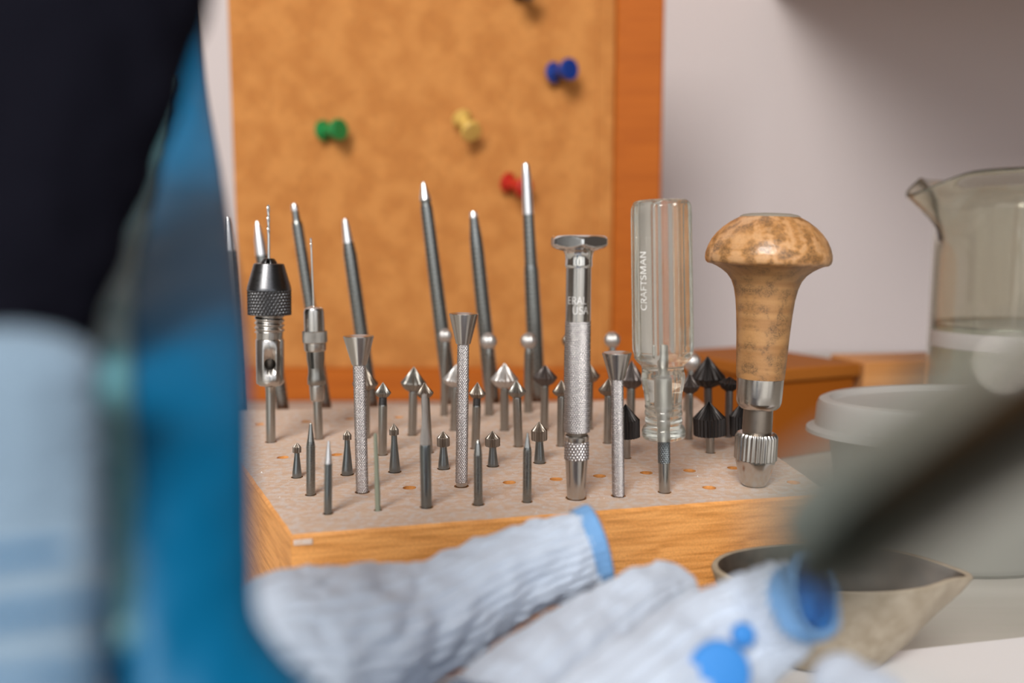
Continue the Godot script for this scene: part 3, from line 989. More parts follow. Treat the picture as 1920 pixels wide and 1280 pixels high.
func drill_chuck(x: float, z: float, lean: float, d: Dictionary) -> void:
	var t := stand("drill_chuck", "black knurled drill chuck on a steel body, holding the longer twist drill", "chuck", x, z, lean, "")
	part(turned([[-8.0, 0.0], [-8.0, d.shank[0][1]]] + d.shank, 36), "shank", M.shank, t)
	# the steel body is pierced by a tommy-bar hole: cut by a boolean
	var cut := CSGCombiner3D.new()
	cut.name = "body"
	t.add_child(cut)
	var solid := CSGMesh3D.new()
	solid.name = "barrel"
	solid.mesh = mesh_of([turned([[d.body[0][0], 0.0]] + d.body + [[d.body[-1][0], 0.0]], 64)])
	solid.mesh.surface_set_material(0, M.nickel)
	solid.material = M.nickel
	cut.add_child(solid)
	var drill := CSGCylinder3D.new()
	drill.name = "cross_hole"
	drill.radius = d.bore[1] * MM * 1.12
	drill.height = d.bore[3] * MM * 1.8
	drill.sides = 32
	drill.material = M.nickel
	drill.operation = CSGShape3D.OPERATION_SUBTRACTION
	drill.position = Vector3(d.bore[3] * 0.24, d.bore[0], d.bore[3] * 0.9) * MM
	drill.rotation_degrees = Vector3(90, 12, 0)
	cut.add_child(drill)
	var hollow := CSGCylinder3D.new()
	hollow.name = "hollow"
	hollow.radius = d.bore[3] * MM * 0.62
	hollow.height = 11.0 * MM
	hollow.sides = 32
	hollow.material = M.bur_brown
	hollow.operation = CSGShape3D.OPERATION_SUBTRACTION
	hollow.position = Vector3(0, d.bore[0] + 1.0, 0) * MM
	cut.add_child(hollow)
	part(turned(d.neck, 40), "neck", M.nickel, t)
	var th: Array = d.thread
	var pitch: float = (th[1] - th[0]) / 4.0
	var rows := []
	for k in 33:
		rows.append([lerpf(th[0], th[1], k / 32.0), th[2]])
	var groove := func(a: float, y: float, r: float) -> float: return r * (0.84 + 0.16 * wave((y - th[0]) / pitch - a / TAU))
	part(turned(rows, 48, groove), "thread", M.nickel, t)
	var kn: Array = d.knurl
	var nut := part(turned(d.nose, 56), "nut", M.black_oxide, t)
	part(knurl(kn[0], kn[1], kn[2], 0.75, 34, 0.66), "knurled_grip", M.black_oxide, nut)
	for k in 3:
		var s := Shape.new()
		lathe(s, d.jaw, 36, func(a: float, _y: float, r: float) -> float:
			var off := absf(angle_difference(a, TAU * k / 3.0 + 0.4))
			return r if off < 0.98 else r * 0.2)
		part(s, "jaw", M.black_oxide, t)
	var bit: Array = d.drill
	part(twist_drill(bit[0], bit[1], bit[2], bit[3]), "twist_drill", M.chrome, t)


func slim_vise(x: float, z: float, lean: float, d: Dictionary) -> void:
	var t := stand("slim_pin_vise", "slim steel pin vise with a waisted collet, holding a hair-thin drill", "pin vise", x, z, lean, "")
	part(turned([[-8.0, 0.0], [-8.0, d.shank[0][1]]] + d.shank, 36), "shank", M.shank, t)
	part(turned(d.sleeve, 40), "sleeve", M.nickel, t)
	var cut := CSGCombiner3D.new()
	cut.name = "collet"
	t.add_child(cut)
	var solid := CSGMesh3D.new()
	solid.name = "collet_sleeve"
	solid.mesh = mesh_of([turned([[d.collet[0][0], 0.0]] + d.collet + [[d.collet[-1][0], 0.0]], 56)])
	solid.material = M.bur_steel
	cut.add_child(solid)
	var slot: Array = d.slot
	var saw := CSGBox3D.new()
	saw.name = "slot"
	saw.operation = CSGShape3D.OPERATION_SUBTRACTION
	saw.size = Vector3(slot[3] * 2.0, slot[1] - slot[0], slot[2] * 1.9) * MM
	saw.position = Vector3(-slot[2] * 0.18, (slot[0] + slot[1]) / 2.0, slot[2] * 0.5) * MM
	saw.material = M.bur_steel
	cut.add_child(saw)
	part(turned(d.collar, 40), "collar", M.nickel, t)
	var kn: Array = d.knurl
	part(turned([[kn[0], kn[2] * 0.8], [kn[0], kn[2] * 0.95], [kn[0] + 0.2, kn[2]], [kn[1] - 0.2, kn[2]], [kn[1], kn[2] * 0.95], [kn[1], kn[2] * 0.7]], 176, fluted(44, 0.22)), "knurled_ring", M.nickel, t)
	part(turned(d.cap, 40), "nose_cap", M.nickel, t)
	var bit: Array = d.drill
	part(twist_drill(bit[0], bit[1] + (bit[2] - bit[1]) * 0.55, bit[2], bit[3]), "twist_drill", M.chrome, t)


func cup_punch(x: float, z: float, lean: float, kn: Array, cup: Array, label: String) -> void:
	var t := stand("cup_punch", label, "punch", x, z, lean, "knurled punches with flared cone heads")
	part(turned([[-6.0, 0.0], [-6.0, kn[0][1] * 0.9], [kn[0][0] + 0.1, kn[0][1] * 0.9]], 36), "foot", M.nickel, t)
	part(knurl(kn[0][0], kn[1][0], kn[0][1], 0.24, 16, 0.72, kn[1][1] - kn[0][1]), "knurled_shaft", M.bright_knurl, t)
	var rim: Array = cup[-1]
	part(turned(cup + [[rim[0] + 0.02, rim[1] * 0.93], [rim[0] - 0.5, rim[1] * 0.6], [rim[0] - 0.9, 0.0]], 64), "cone_head", M.nickel, t)


func wrapped_text(words: String, size: float, spacing: float, radius: Callable, y_of: Callable, parent: Node3D, called: String, m: Material) -> void:
	# raised letters laid round a barrel
	var tm := TextMesh.new()
	var font := SystemFont.new()
	font.font_names = PackedStringArray(["Droid Sans"])
	tm.font = font
	tm.text = words
	tm.font_size = 64
	tm.pixel_size = size / 46.0
	tm.depth = 0.06
	tm.curve_step = 2.0
	var a := tm.get_mesh_arrays()
	var src: PackedVector3Array = a[Mesh.ARRAY_VERTEX]
	var index = a[Mesh.ARRAY_INDEX]
	var s := Shape.new()
	var order: PackedInt32Array = index if index != null else PackedInt32Array(range(src.size()))
	for k in range(0, order.size() - 2, 3):
		var c := []
		for q in 3:
			var p := src[order[k + q]]
			var yt: Vector2 = y_of.call(p.x * spacing, p.y)
			var r: float = radius.call(yt.x, yt.y) + p.z
			c.append(Vector3(sin(yt.y) * r, yt.x, cos(yt.y) * r))
		if (c[1] - c[0]).cross(c[2] - c[0]).length_squared() > 1e-14:
			s.tri(c[0], c[1], c[2])
	part(s, called, m, parent, false)


func pin_vise(x: float, z: float, lean: float, d: Dictionary) -> void:
	var t := stand("pin_vise", "silver pin vise with long knurled barrel and hexagonal swivel head", "pin vise", x, z, lean, "")
	part(turned([[-2.0, 0.0], [-2.0, d.nose[0][1] * 0.9]] + d.nose, 48), "nose", M.nickel, t)
	var c: Array = d.collar
	part(knurl(c[0], c[1], c[2], 0.36, 20, 0.7), "knurled_collar", M.bright_knurl, t)
	part(turned(d.ring, 48), "ring", M.nickel, t)
	part(turned(d.groove, 48), "groove", M.bur_brown, t)
	var k: Array = d.knurl
	var barrel := part(turned(d.barrel, 48), "barrel", M.nickel, t)
	part(knurl(k[0], k[1], k[2], 0.24, 30, 0.66, k[3] - k[2]), "knurled_barrel", M.bright_knurl, t)
	part(turned(d.neck, 56), "swivel_neck", M.chrome, t)
	var h: Array = d.hex
	var flat: float = h[4]
	var hexagon := func(a: float, _y: float, r: float) -> float:
		return minf(r, flat / cos(fposmod(a - PI / 2.0 + 0.06, PI / 3.0) - PI / 6.0))
	var big := flat * 1.155
	part(turned(dense([[h[0], 0.0], [h[0], flat * 0.66], [h[1], flat * 0.96], [lerpf(h[1], h[2], 0.4), big], [h[2] - 0.2, big], [lerpf(h[2], h[3], 0.6), flat * 1.02], [h[3], flat * 0.94], [h[3], 0.0]], 0.35), 132, hexagon), "hexagonal_head", M.chrome, t)
	var x_text: Array = d.text
	var r: float = x_text[3] + 0.02
	var lines := [["ERAL", x_text[0], -0.2], ["USA", x_text[1], 0.12]]
	for l in lines:
		wrapped_text(l[0], 1.75, 0.92, func(_y: float, _a: float) -> float: return r, func(u: float, v: float) -> Vector2: return Vector2(l[1] + v, l[2] + u / r), barrel, "lettering", M.letter_steel)


func clear_handle(x: float, z: float, lean: float, d: Dictionary) -> void:
	var t := stand("clear_handle", "fluted clear plastic tool handle with a steel shank set inside", "hand tool", x, z, lean, "")
	part(turned([[-5.0, 0.0], [-5.0, d.shank[0][1]]] + d.shank, 36), "shank", M.shank, t)
	var k: Array = d.knurl
	part(knurl(k[0], k[1], k[2], 0.22, 16, 0.62), "knurled_shank", M.blue_steel, t)
	var core := []
	for q in d.tang:
		core.append([q[0], q[1] * 0.72])
	part(turned(core, 36), "tang", M.bur_silver, t)
	var g: Array = d.grip
	var high: float = g[-1][0]
	var low: float = g[-1][0]
	for p in g:
		if p[1] > 6.0:
			low = minf(low, p[0])
	var panel := func(a: float, y: float, r: float) -> float:
		# eight shallow flutes with soft ridges, closed in an arch at both ends
		var along := smoothstep(low + 1.0, low + 2.6, y) * (1.0 - smoothstep(high - 1.6, high - 0.5, y))
		var u := absf(fposmod((a - PI / 2.0) / (PI / 4.0) + 0.5, 1.0) - 0.5) * 2.0
		var dip := 1.0 - smoothstep(0.66, 0.9, u)
		return r - along * (0.42 * dip - 0.12 * smoothstep(0.85, 1.0, u))
	g = [[g[0][0], 0.0]] + g
	var grip := part(turned(dense(g, 0.45), 128, panel), "grip", M.acrylic, t)
	var tx: Array = d.text
	var mid: float = (tx[0] + tx[1]) / 2.0
	wrapped_text("CRAFTSMAN", 1.75, (tx[1] - tx[0]) / 14.6, func(y: float, a: float) -> float: return panel.call(PI / 2.0 - a, y, 7.42) + 0.0, func(u: float, v: float) -> Vector2: return Vector2(mid + u, -0.83 - v / 7.0), grip, "lettering", M.letter_white)


func mushroom_handle(x: float, z: float, lean: float, d: Dictionary) -> void:
	var t := stand("mushroom_handle", "worn wooden mushroom-shaped graver handle standing on its nickel chuck", "hand tool", x, z, lean, "")
	var lift: float = -d.nose[0][0] + 0.05
	t.position.y += lift * MM
	part(turned([[d.nose[0][0], 0.0]] + d.nose, 56), "nose", M.nickel, t)
	var c: Array = d.collar
	part(turned([[c[0], c[2] * 0.9], [c[0] + 0.3, c[2]], [c[1] - 1.1, c[2]], [c[1] - 0.2, c[2] * 0.9], [c[1], c[2] * 0.78], [c[1], c[2] * 0.6]], 168, fluted(28, 0.42)), "fluted_collar", M.nickel, t)
	part(turned(d.neck, 48), "neck", M.bur_brown, t)
	part(turned(d.ferrule, 56), "ferrule", M.nickel, t)
	var wood := part(turned(dense(d.stem, 0.8), 64), "stem", M.worn_stem, t)
	var cap := part(turned(dense(d.cap, 0.6), 88), "cap", M.worn_beech, t)
	var crown := part(turned(d.crown, 56), "crown", M.gritty_grey, cap)
	crown.set_meta("label", "flat grey gritty top of the cap")
	wood.set_meta("label", "stained waisted wooden stem")


# ------------------------------------------------------------------ pin board and wooden box behind
func board() -> void:
	var x0 := -176.6
	var x1 := 93.9
	var xi := 64.2
	var y1 := 21.7
	var b := thing("pin_board", "orange-brown pin board in a wooden frame, standing behind the drilled block", "pin board", Vector3(0, 0, -306))
	var s := Shape.new()
	s.box(Vector3((x0 + xi) / 2.0, 165, -8), Vector3(xi - x0, 326, 8), 0.4)
	part(s, "cork_panel", M.cork, b)
	s = Shape.new()
	s.box(Vector3((xi + x1) / 2.0, 165, -6), Vector3(x1 - xi, 330, 16), 1.2)
	part(s, "frame_stile", M.board_frame, b)
	s = Shape.new()
	s.box(Vector3(xi - 5.4, (y1 + 330.0) / 2.0, -3.4), Vector3(10.6, 330.0 - y1, 3.0), 1.0)
	part(s, "inner_bead", M.cork, b)
	s = Shape.new()
	s.box(Vector3((x0 + xi) / 2.0, y1 / 2.0, -6), Vector3(xi - x0 - 0.4, y1, 16), 1.2)
	part(s, "frame_rail", M.board_frame, b)
	s = Shape.new()
	s.box(Vector3((x0 + xi) / 2.0, 324, -6), Vector3(xi - x0 - 0.4, 12, 16), 1.2)
	part(s, "frame_rail", M.board_frame, b)
	var pin := [[0.0, 0.0], [0.0, 4.6], [0.5, 5.0], [1.3, 5.0], [1.8, 4.2], [2.3, 2.9], [6.0, 2.5], [9.5, 3.2], [10.4, 4.6], [10.9, 5.1], [12.4, 5.1], [13.0, 4.7], [13.1, 0.0]]
	for q in pin:
		q[0] *= 1.3
		q[1] *= 1.3
	for row in [
		["pin_green", Vector3(-121.2, 172.1, -310), Vector3(0.80, -0.04, 0.6), "green plastic push pin at the left of the pin board"],
		["pin_yellow", Vector3(-32.9, 181.3, -310), Vector3(0.42, -0.60, 0.68), "cream yellow push pin stuck slantwise in the middle of the board"],
		["pin_blue", Vector3(23.4, 207.1, -310), Vector3(0.62, -0.02, 0.78), "blue push pin high up near the board's frame"],
		["pin_red", Vector3(-5.4, 140.9, -310), Vector3(0.70, -0.26, 0.66), "red push pin half hidden behind the tallest leaning rod"],
		["pin_black", Vector3(4, 258.8, -310), Vector3(0.3, -0.3, 0.9), "dark push pin cut by the picture's top edge"],
	]:
		var dir: Vector3 = row[2].normalized()
		var t := thing("push_pin", row[3], "push pin", row[1] + Vector3(0, 0, 2.4), Vector3.ZERO, "push pins in the board")
		var side := dir.cross(Vector3.RIGHT).normalized() if absf(dir.x) < 0.9 else dir.cross(Vector3.UP).normalized()
		t.basis = Basis(side, dir, side.cross(dir)).orthonormalized()
		t.position += dir * 3.0 * MM
		part(turned(pin, 32), "grip", M[row[0]], t)
		part(turned([[-6.5, 0.0], [-5.5, 0.5], [0.1, 0.5]], 12), "needle", M.needle, t)


func wood_box() -> void:
	var corner: Vector3 = Vector3(170.1, 0, -171.3)
	var tall := 44
	var t := thing("wooden_box", "orange wooden box with a lidded top standing behind the mushroom handle", "box", corner, Vector3(0, 24, 0))
	var s := Shape.new()
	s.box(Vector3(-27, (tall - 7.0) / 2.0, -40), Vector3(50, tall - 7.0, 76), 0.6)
	part(s, "box_body", M.shaded_box_wood, t)
	s = Shape.new()
	s.box(Vector3(-27, tall - 3.5, -40), Vector3(54, 6.4, 80), 0.8)
	part(s, "box_lid", M.shaded_lid_wood, t)
	var t2 := thing("wooden_block", "lighter wooden block behind the beaker, against the orange box", "block", corner + Vector3(1.2, 0, 0.6), Vector3(0, 8, 0))
	s = Shape.new()
	s.box(Vector3(45, tall / 2.0, -18), Vector3(88, tall, 34), 0.8)
	part(s, "block", M.box_wood, t2)


# ------------------------------------------------------------------ glass and plastic at the side
func plastic_tub() -> void:
	var at: Vector3 = Vector3(145, 0, -30)
	var t := thing("plastic_tub", "frosted white plastic tub with a snap-on lid beside the block", "tub", at)
	var oval := func(s: Shape, pts: Array) -> void:
		var first := s.v.size()
		lathe(s, pts, 72)
		for k in range(first, s.v.size()):
			s.v[k].z *= 0.6
			s.n[k] = Vector3(s.n[k].x, s.n[k].y, s.n[k].z / 0.6).normalized()
	var body := Shape.new()
	oval.call(body, [[0.2, 0.0], [0.2, 34.0], [1.5, 35.6], [38.0, 41.6], [41.0, 42.0], [41.0, 40.6], [38.0, 40.2], [2.4, 34.4], [1.6, 32.0], [1.6, 0.0]])
	part(body, "tub_body", M.frosted_plastic, t)
	var lid := Shape.new()
	oval.call(lid, [[41.2, 40.0], [40.4, 47.5], [41.0, 49.4], [42.2, 49.2], [43.2, 46.6], [49.4, 46.2], [51.4, 45.4], [52.2, 43.6], [51.9, 42.0], [50.0, 41.0], [49.6, 39.0], [49.6, 0.0], [48.4, 0.0], [48.4, 39.0], [44.0, 42.6], [41.8, 43.0], [41.2, 40.0]])
	part(lid, "lid", M.frosted_lid, t)


func beaker() -> void:
	var at := Vector3(209, 5.0, -105)
	var t := thing("glass_beaker", "tall clear glass beaker with a flared pouring spout, behind the plastic tub", "beaker", at)
	var s := Shape.new()
	var pts := dense([[0.3, 0.0], [0.3, 30.0], [1.2, 34.0], [4.0, 36.0], [60.0, 36.2], [104.0, 36.2], [112.0, 36.6], [117.0, 38.0], [120.5, 40.4], [122.4, 42.2], [123.6, 42.4], [124.0, 41.4], [122.6, 40.2], [119.0, 37.4], [114.0, 35.4], [104.0, 34.7], [60.0, 34.7], [5.0, 34.5], [3.0, 33.0], [2.2, 29.0], [2.2, 0.0]], 3.0)
	var rows := []
	for p in pts:
		var row := PackedVector3Array()
		for i in 96:
			var a := TAU * i / 96.0
			var off := angle_difference(a, PI - 0.12)
			var pull: float = exp(-off * off / 0.11) * smoothstep(82.0, 123.0, p[0])
			var r: float = p[1] + 12.0 * pull * pull
			row.append(Vector3(cos(a) * r, p[0] - 8.0 * pull * pull, sin(a) * r))
		rows.append(row)
	s.grid(rows)
	part(s, "glass", M.beaker_glass, t)
	part(turned([[2.4, 0.0], [2.4, 28.5], [5.0, 34.2], [62.5, 34.4], [64.0, 34.5], [63.3, 33.4], [63.0, 0.0]], 72), "water", M.water, t)
	var band := Shape.new()
	var strips := []
	for q in [[55.0, 36.25], [55.0, 36.45], [61.5, 36.45], [61.5, 36.25]]:
		var row := PackedVector3Array()
		for i in 40:
			var a := lerpf(PI * 0.52, PI * 1.04, i / 39.0)
			row.append(Vector3(cos(a) * q[1], q[0], sin(a) * q[1]))
		strips.append(row)
	band.grid(strips, false)
	part(band, "pale_band", M.frosted_white, t, false)


func melting_dish() -> void:
	var at: Vector3 = Vector3(68.6, 11, 62.5)
	var t := thing("melting_dish", "cream clay melting dish with pointed spout and dark burnt inside", "crucible", at, Vector3(0, 0, 0))
	var shape := func(pts: Array) -> Shape:
		var s := Shape.new()
		var rows := []
		for p in pts:
			var row := PackedVector3Array()
			for i in 96:
				var a := TAU * i / 96.0
				var off := angle_difference(a, 0.0)
				var spout: float = exp(-off * off / 0.10) * p[2]
				row.append(Vector3(cos(a) * p[1] * (1.0 + 0.22 * spout), p[0] - 1.6 * spout, sin(a) * p[1] * 0.56))
			rows.append(row)
		s.grid(rows)
		return s
	part(shape.call([[0.0, 0.02, 0.0], [0.0, 10.0, 0.0], [0.8, 12.5, 0.0], [6.0, 17.5, 0.1], [12.0, 21.5, 0.4], [17.0, 24.2, 0.8], [20.5, 25.4, 1.0], [21.2, 25.0, 1.0], [21.0, 24.0, 1.0]]), "clay_bowl", M.fired_clay, t)
	var inner := part(shape.call([[21.0, 24.1, 1.0], [19.8, 23.2, 1.0], [16.0, 21.5, 0.8], [12.0, 18.0, 0.5], [9.5, 12.0, 0.0], [9.0, 0.02, 0.0]]), "burnt_lining", M.burnt_glaze, t, false)
	inner.set_meta("label", "dark brown burnt lining")
	var grit := Shape.new()
	for i in 260:
		var a := rng.randf_range(0, TAU)
		var q := sqrt(rng.randf())
		var p := Vector3(cos(a) * q * 13.0 - 2.0, 10.2 + q * q * 3.0, sin(a) * q * 6.0 + 1.0)
		var r := rng.randf_range(0.5, 1.1)
		grit.box(p, Vector3(r, r * 0.8, r) * 1.3, 0.2, Basis(Vector3(0.3, 1, 0.2).normalized(), a * 3.0))
	part(grit, "gold_grit", M.gold_grit, t, false).set_meta("kind", "stuff")
	# a folded pad of white paper carries the dish
	var pad := thing("paper_pad", "folded white paper pad lying under the clay dish", "paper", Vector3(104, 0, 78), Vector3(0, 12, 0))
	for k in 4:
		var s := Shape.new()
		s.box(Vector3(k * 1.1 - 2.0, 1.4 + k * 2.75, k * 0.6), Vector3(124 - k * 2.0, 2.5, 54 - k), 0.9)
		part(s, "paper_fold", M.paper, pad)


# ------------------------------------------------------------------ knitted sleeves
func cloths() -> void:
	var group := "knitted sleeves with blue hems"
	# white sleeve in front of the block, its blue hem pointing to the block's front face
	var p := [Vector3(16.5, 44.6, 82.4), Vector3(12.7, 43.7, 83.5), Vector3(0, 40.4, 87.9), Vector3(-15, 35.9, 96.5), Vector3(-28.4, 36.7, 104.4), Vector3(-36.2, 38.1, 108.3)]
	var r := [Vector2(7.2, 5.2), Vector2(7.2, 5.3), Vector2(8.0, 6.6), Vector2(9.5, 10.2), Vector2(11, 14.2), Vector2(10, 13.2)]
	var frames := path_rings(p, r, Vector3(0.25, 0.3, 1), 10)
	var t := thing("knit_sleeve", "white ribbed knit sleeve with light blue hem lying against the block's front face", "cloth", Vector3.ZERO, Vector3.ZERO, group)
	part(sleeve(frames, 8, 50, 120, 0.0, 30, 0.45, 1.6, true), "knit_body", M.white_knit, t)
	part(sleeve(frames, 0, 9, 96, 0.25, 30, 0.2, 0.5, false, 0.16), "hem", M.blue_hem, t)
	# the sleeve with the open blue mouth, in front of the clay dish
	p = [Vector3(42.2, 52.9, 125.7), Vector3(41, 50.5, 123), Vector3(36.9, 45.3, 118.6), Vector3(28.4, 40.5, 120.1), Vector3(17.7, 37.4, 128.5), Vector3(8.4, 34.4, 134.9)]
	r = [Vector2(3.6, 5.6), Vector2(4.8, 6.0), Vector2(7.0, 7.4), Vector2(8.4, 8.8), Vector2(9.0, 9.6), Vector2(8.0, 9.0)]
	frames = path_rings(p, r, Vector3(0.3, 0.5, 1), 10)
	t = thing("knit_sleeve", "white ribbed knit sleeve with bright blue lining, its open mouth turned to the clay dish", "cloth", Vector3.ZERO, Vector3.ZERO, group)
	part(sleeve(frames, 10, 50, 120, 0.0, 24, 0.6, 1.0, true), "knit_body", M.white_knit, t)
	part(sleeve(frames, 0, 11, 96, 0.2, 24, 0.25, 0.8, false, 0.12), "hem", M.blue_hem, t)
	part(sleeve(frames, 1, 12, 96, -0.95, 24, 0.1, 0.8, true), "lining", M.blue_lining, t, false)
	for spot in [[Vector3(32.1, 47.6, 127.4), 1.7], [Vector3(27.9, 44.4, 131.7), 4.2]]:
		var s := turned([[-0.8, 0.0], [-0.7, spot[1]], [0.0, spot[1] * 0.92], [0.35, spot[1] * 0.6], [0.45, 0.0]], 32)
		var o := part(s, "blue_patch", M.blue_lining, t)
		o.position = spot[0] * MM
		o.rotation_degrees = Vector3(70, 0, 0)
	# the plump fold between the two
	p = [Vector3(28.3, 40.4, 96), Vector3(22.4, 39.4, 100.1), Vector3(13, 35.9, 107.5), Vector3(3.2, 33.6, 118.9), Vector3(-4.5, 32.6, 127.1)]
	r = [Vector2(5.0, 4.4), Vector2(6.4, 6.8), Vector2(8.0, 9.2), Vector2(9.0, 10.2), Vector2(8.0, 9.4)]
	p.reverse()
	r.reverse()
	frames = path_rings(p, r, Vector3(0.3, 0.5, 1), 10)
	t = thing("knit_sleeve", "plump white knit sleeve end wedged between the two hemmed sleeves", "cloth", Vector3.ZERO, Vector3.ZERO, group)
	part(sleeve(frames, 0, 40, 120, 0.0, 26, 0.45, 1.0, true), "knit_body", M.white_knit, t)
	# crumpled cloth underneath carries the sleeves
	var heap := Shape.new()
	var heap_rows := []
	for j in 25:
		var up := PI * 0.5 * j / 24.0
		var row := PackedVector3Array()
		for i in 96:
			var a := TAU * i / 96.0
			var q := Vector3(cos(a) * pow(cos(up), 0.45) * 47.0, sin(up) * 21.0, sin(a) * pow(cos(up), 0.45) * 33.0)
			q += Vector3(-4, 0.3, 107)
			row.append(q + Vector3(0, 2.2 * sin(up) * lumps.get_noise_2d(q.x * 5.0, q.z * 5.0), 0))
		heap_rows.append(row)
	heap.grid(heap_rows)
	t = thing("crumpled_cloth", "crumpled white knit cloth lying under the sleeves in front of the block", "cloth", Vector3.ZERO)
	part(heap, "cloth", M.white_knit, t)
	# a white end at the lower edge
	p = [Vector3(42.9, 42.7, 148), Vector3(42.1, 46, 143.6), Vector3(40.4, 48, 140.4)]
	r = [Vector2(5, 5), Vector2(5.4, 5.2), Vector2(3.4, 3.2)]
	frames = path_rings(p, r, Vector3(0.2, 0.3, 1), 10)
	t = thing("knit_sleeve", "rounded white cloth end at the lower edge, in front of the clay dish", "cloth", Vector3.ZERO, Vector3.ZERO, group)
	part(sleeve(frames, 0, 20, 96, 0.0, 20, 0.2, 0.4, true), "knit_body", M.white_knit, t)
	# close to the lens: pale blue ribbed sleeve, blue rubber strip and a black cloth
	p = [Vector3(-34.5, 4, 185), Vector3(-34.5, 63.1, 185), Vector3(-35.1, 71.8, 183), Vector3(-36.4, 84.3, 179.5), Vector3(-36.6, 92.4, 178.6)]
	r = [Vector2(6.7, 4), Vector2(6.7, 4), Vector2(6.6, 4), Vector2(6.5, 3.7), Vector2(6.4, 3.0)]
	frames = path_rings(p, r, Vector3(0, 0, 1), 40)
	var s := sleeve(frames, 0, 160, 72, 0.0, 12, 0.1, 0.5, true)
	t = thing("knit_sleeve", "blurred pale blue knit sleeve with crosswise ribs, close to the lens at the left", "cloth", Vector3.ZERO, Vector3.ZERO, group)
	part(s, "knit_body", M.pale_blue_knit, t)
	for k in 9:
		var f: Array = frames[48 + k * 11]
		var rib := Shape.new()
		var rows := []
		for j in 9:
			var b := TAU * j / 8.0
			var row := PackedVector3Array()
			for i in 48:
				var a := TAU * i / 48.0
				var out: Vector3 = f[1] * cos(a) * (f[4].x - 0.1) + f[2] * sin(a) * (f[4].y - 0.1)
				row.append(f[0] + out + out.normalized() * cos(b) * 0.4 + f[3] * sin(b) * 0.6)
			rows.append(row)
		rib.grid(rows)
		part(rib, "rib", M.blue_rib if k > 0 and k < 6 else M.pale_blue_knit, t, false)
	blue_strip()
	p = [Vector3(-41, 136.1, 157.5), Vector3(-40.4, 122.9, 161), Vector3(-41.6, 108.5, 164.7), Vector3(-42.4, 96.7, 167.1), Vector3(-43.8, 93, 167.5)]
	r = [Vector2(14, 7), Vector2(12.6, 6.5), Vector2(10.2, 5.5), Vector2(7.2, 4.5), Vector2(5.6, 3.4)]
	frames = path_rings(p, r, Vector3(0, 0, 1), 12)
	t = thing("black_cloth", "blurred black cloth close to the lens, above the pale blue sleeve", "cloth", Vector3.ZERO)
	part(sleeve(frames, 0, 48, 72, 0.0, 5, 0.4, 1.0, true), "cloth", M.black_cloth, t)


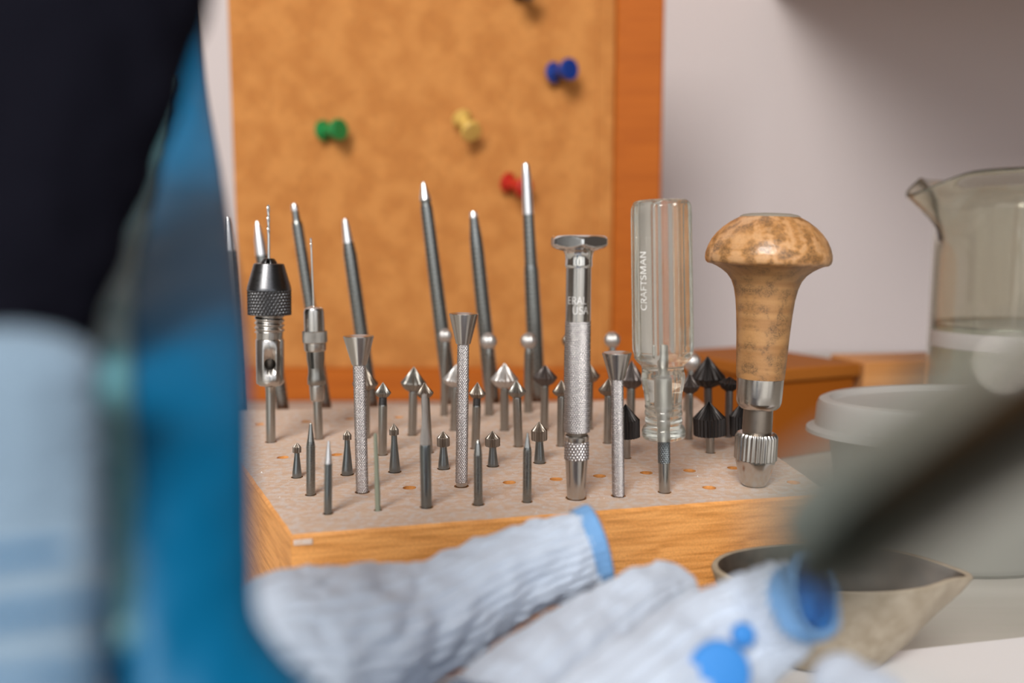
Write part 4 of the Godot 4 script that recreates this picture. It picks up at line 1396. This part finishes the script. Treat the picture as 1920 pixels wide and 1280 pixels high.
func blue_strip() -> void:
	# a folded strip: left edge, right edge, crown of the fold, from top to bottom
	var left := [Vector3(-57.4, 149.5, 83.5), Vector3(-53.9, 127.3, 100.2), Vector3(-50.6, 113.1, 117.9), Vector3(-45.5, 101.8, 139.3), Vector3(-39.8, 93.9, 156.3), Vector3(-35.3, 87.4, 167.1), Vector3(-32.8, 82.3, 172.7), Vector3(-31.2, 77, 176.3), Vector3(-30.1, 72.6, 178.9), Vector3(-29.4, 66.8, 180.5), Vector3(-31.4, 3, 180.5)]
	var right := [Vector3(-55.9, 150.2, 81.4), Vector3(-50.2, 128.1, 96), Vector3(-42.5, 113.4, 113.8), Vector3(-34.7, 101.8, 133.3), Vector3(-28.2, 93.3, 150.3), Vector3(-24.5, 86.3, 161.2), Vector3(-22.8, 80.7, 166.9), Vector3(-21.4, 75.2, 171.5), Vector3(-19.7, 70.8, 175), Vector3(-12.8, 65.1, 177.7), Vector3(-12.8, 3, 177.7)]
	var s := Shape.new()
	var rows := []
	for j in 81:
		var q := j / 8.0
		var i := mini(int(q), 9)
		var u := q - i
		var a: Vector3 = left[i].lerp(left[i + 1], u)
		var b: Vector3 = right[i].lerp(right[i + 1], u)
		if i < 9:
			a = left[i].cubic_interpolate(left[i + 1], left[maxi(0, i - 1)], left[mini(9, i + 2)], u)
			b = right[i].cubic_interpolate(right[i + 1], right[maxi(0, i - 1)], right[mini(9, i + 2)], u)
		var row := PackedVector3Array()
		for k in 40:
			var w := TAU * k / 40.0
			var p := a.lerp(b, 0.5 - 0.5 * cos(w))
			var belly := sin(w) * a.distance_to(b) * (0.26 if sin(w) > 0.0 else 0.06)
			p += Vector3(0.15, 0.1, 1).normalized() * (belly + 0.35 * signf(sin(w)) + 0.6 * lumps.get_noise_3d(p.x * 4.0, p.y * 4.0, p.z * 2.0))
			row.append(p)
		rows.append(row)
	s.grid(rows)
	var t := thing("blue_rubber_strip", "blurred glossy blue rubber strip close to the lens, running from top to bottom edge", "rubber strip", Vector3.ZERO)
	part(s, "strip", M.blue_rubber, t)
	# a paler roll along its left side, painting the strip's highlight in colour
	var spine := []
	var girth := []
	for j in range(1, 9):
		spine.append(left[j].lerp(right[j], 0.06) + Vector3(0, 0, 1.4))
		girth.append(Vector2(left[j].distance_to(right[j]) * 0.19, left[j].distance_to(right[j]) * 0.12))
	part(sleeve(path_rings(spine, girth, Vector3(0, 0, 1), 8), 0, 56, 32, 0.0, 3, 0.1, 0.5, true), "highlight_roll", M.highlight_rubber, t)


# ------------------------------------------------------------------ the rod close to the lens
func front_rod() -> void:
	var a: Vector3 = Vector3(12, 89.2, 208.2)
	var b: Vector3 = Vector3(33.1, 93.4, 190.6)
	var t := thing("tweezers", "blurred steel tweezers close to the lens, slanting up to the right edge", "tweezers", a)
	var axis := (b - a).normalized()
	var side := axis.cross(Vector3(0, 0, 1)).normalized()
	t.basis = Basis(side, axis, side.cross(axis)).orthonormalized()
	var length := a.distance_to(b)
	# two arms of flat oval section; their colours paint one rod lit above, shaded below
	for arm in [["lower_arm", Vector3(-0.5, 0.3, 1), 2.4, M.shaded_arm_steel], ["upper_arm", Vector3(-0.7, 1.7, -0.2), 2.1, M.lit_arm_steel]]:
		var s := turned(dense([[-2.6, 0.0], [-2.2, 1.0], [-0.8, 1.7], [1.6, arm[2]], [8.0, arm[2] * 1.12], [length, arm[2] * 1.45], [length + 1.0, arm[2] * 1.2], [length + 1.1, 0.0]], 2.0), 48)
		for k in s.v.size():
			s.v[k].z *= 0.7
			s.n[k] = Vector3(s.n[k].x, s.n[k].y, s.n[k].z / 0.7).normalized()
		var o := part(s, arm[0], arm[3], t)
		o.position = t.basis.inverse() * arm[1] * MM
	# an added polished disc, tilted so that it mirrors the window as a glint
	var stud := Shape.new()
	lathe(stud, [[-0.4, 0.62], [0.0, 0.64], [0.03, 0.58], [0.08, 0.4], [0.11, 0.2], [0.12, 0.0]], 32)
	var glint_disc := part(stud, "glint_disc", M.nickel, t)
	glint_disc.position = t.basis.inverse() * (Vector3(12.1, 6.3, -9.8) * MM)
	glint_disc.basis = t.basis.inverse() * Basis(Quaternion(Vector3.UP, Vector3(-0.41, 0.38, 0.83).normalized()))
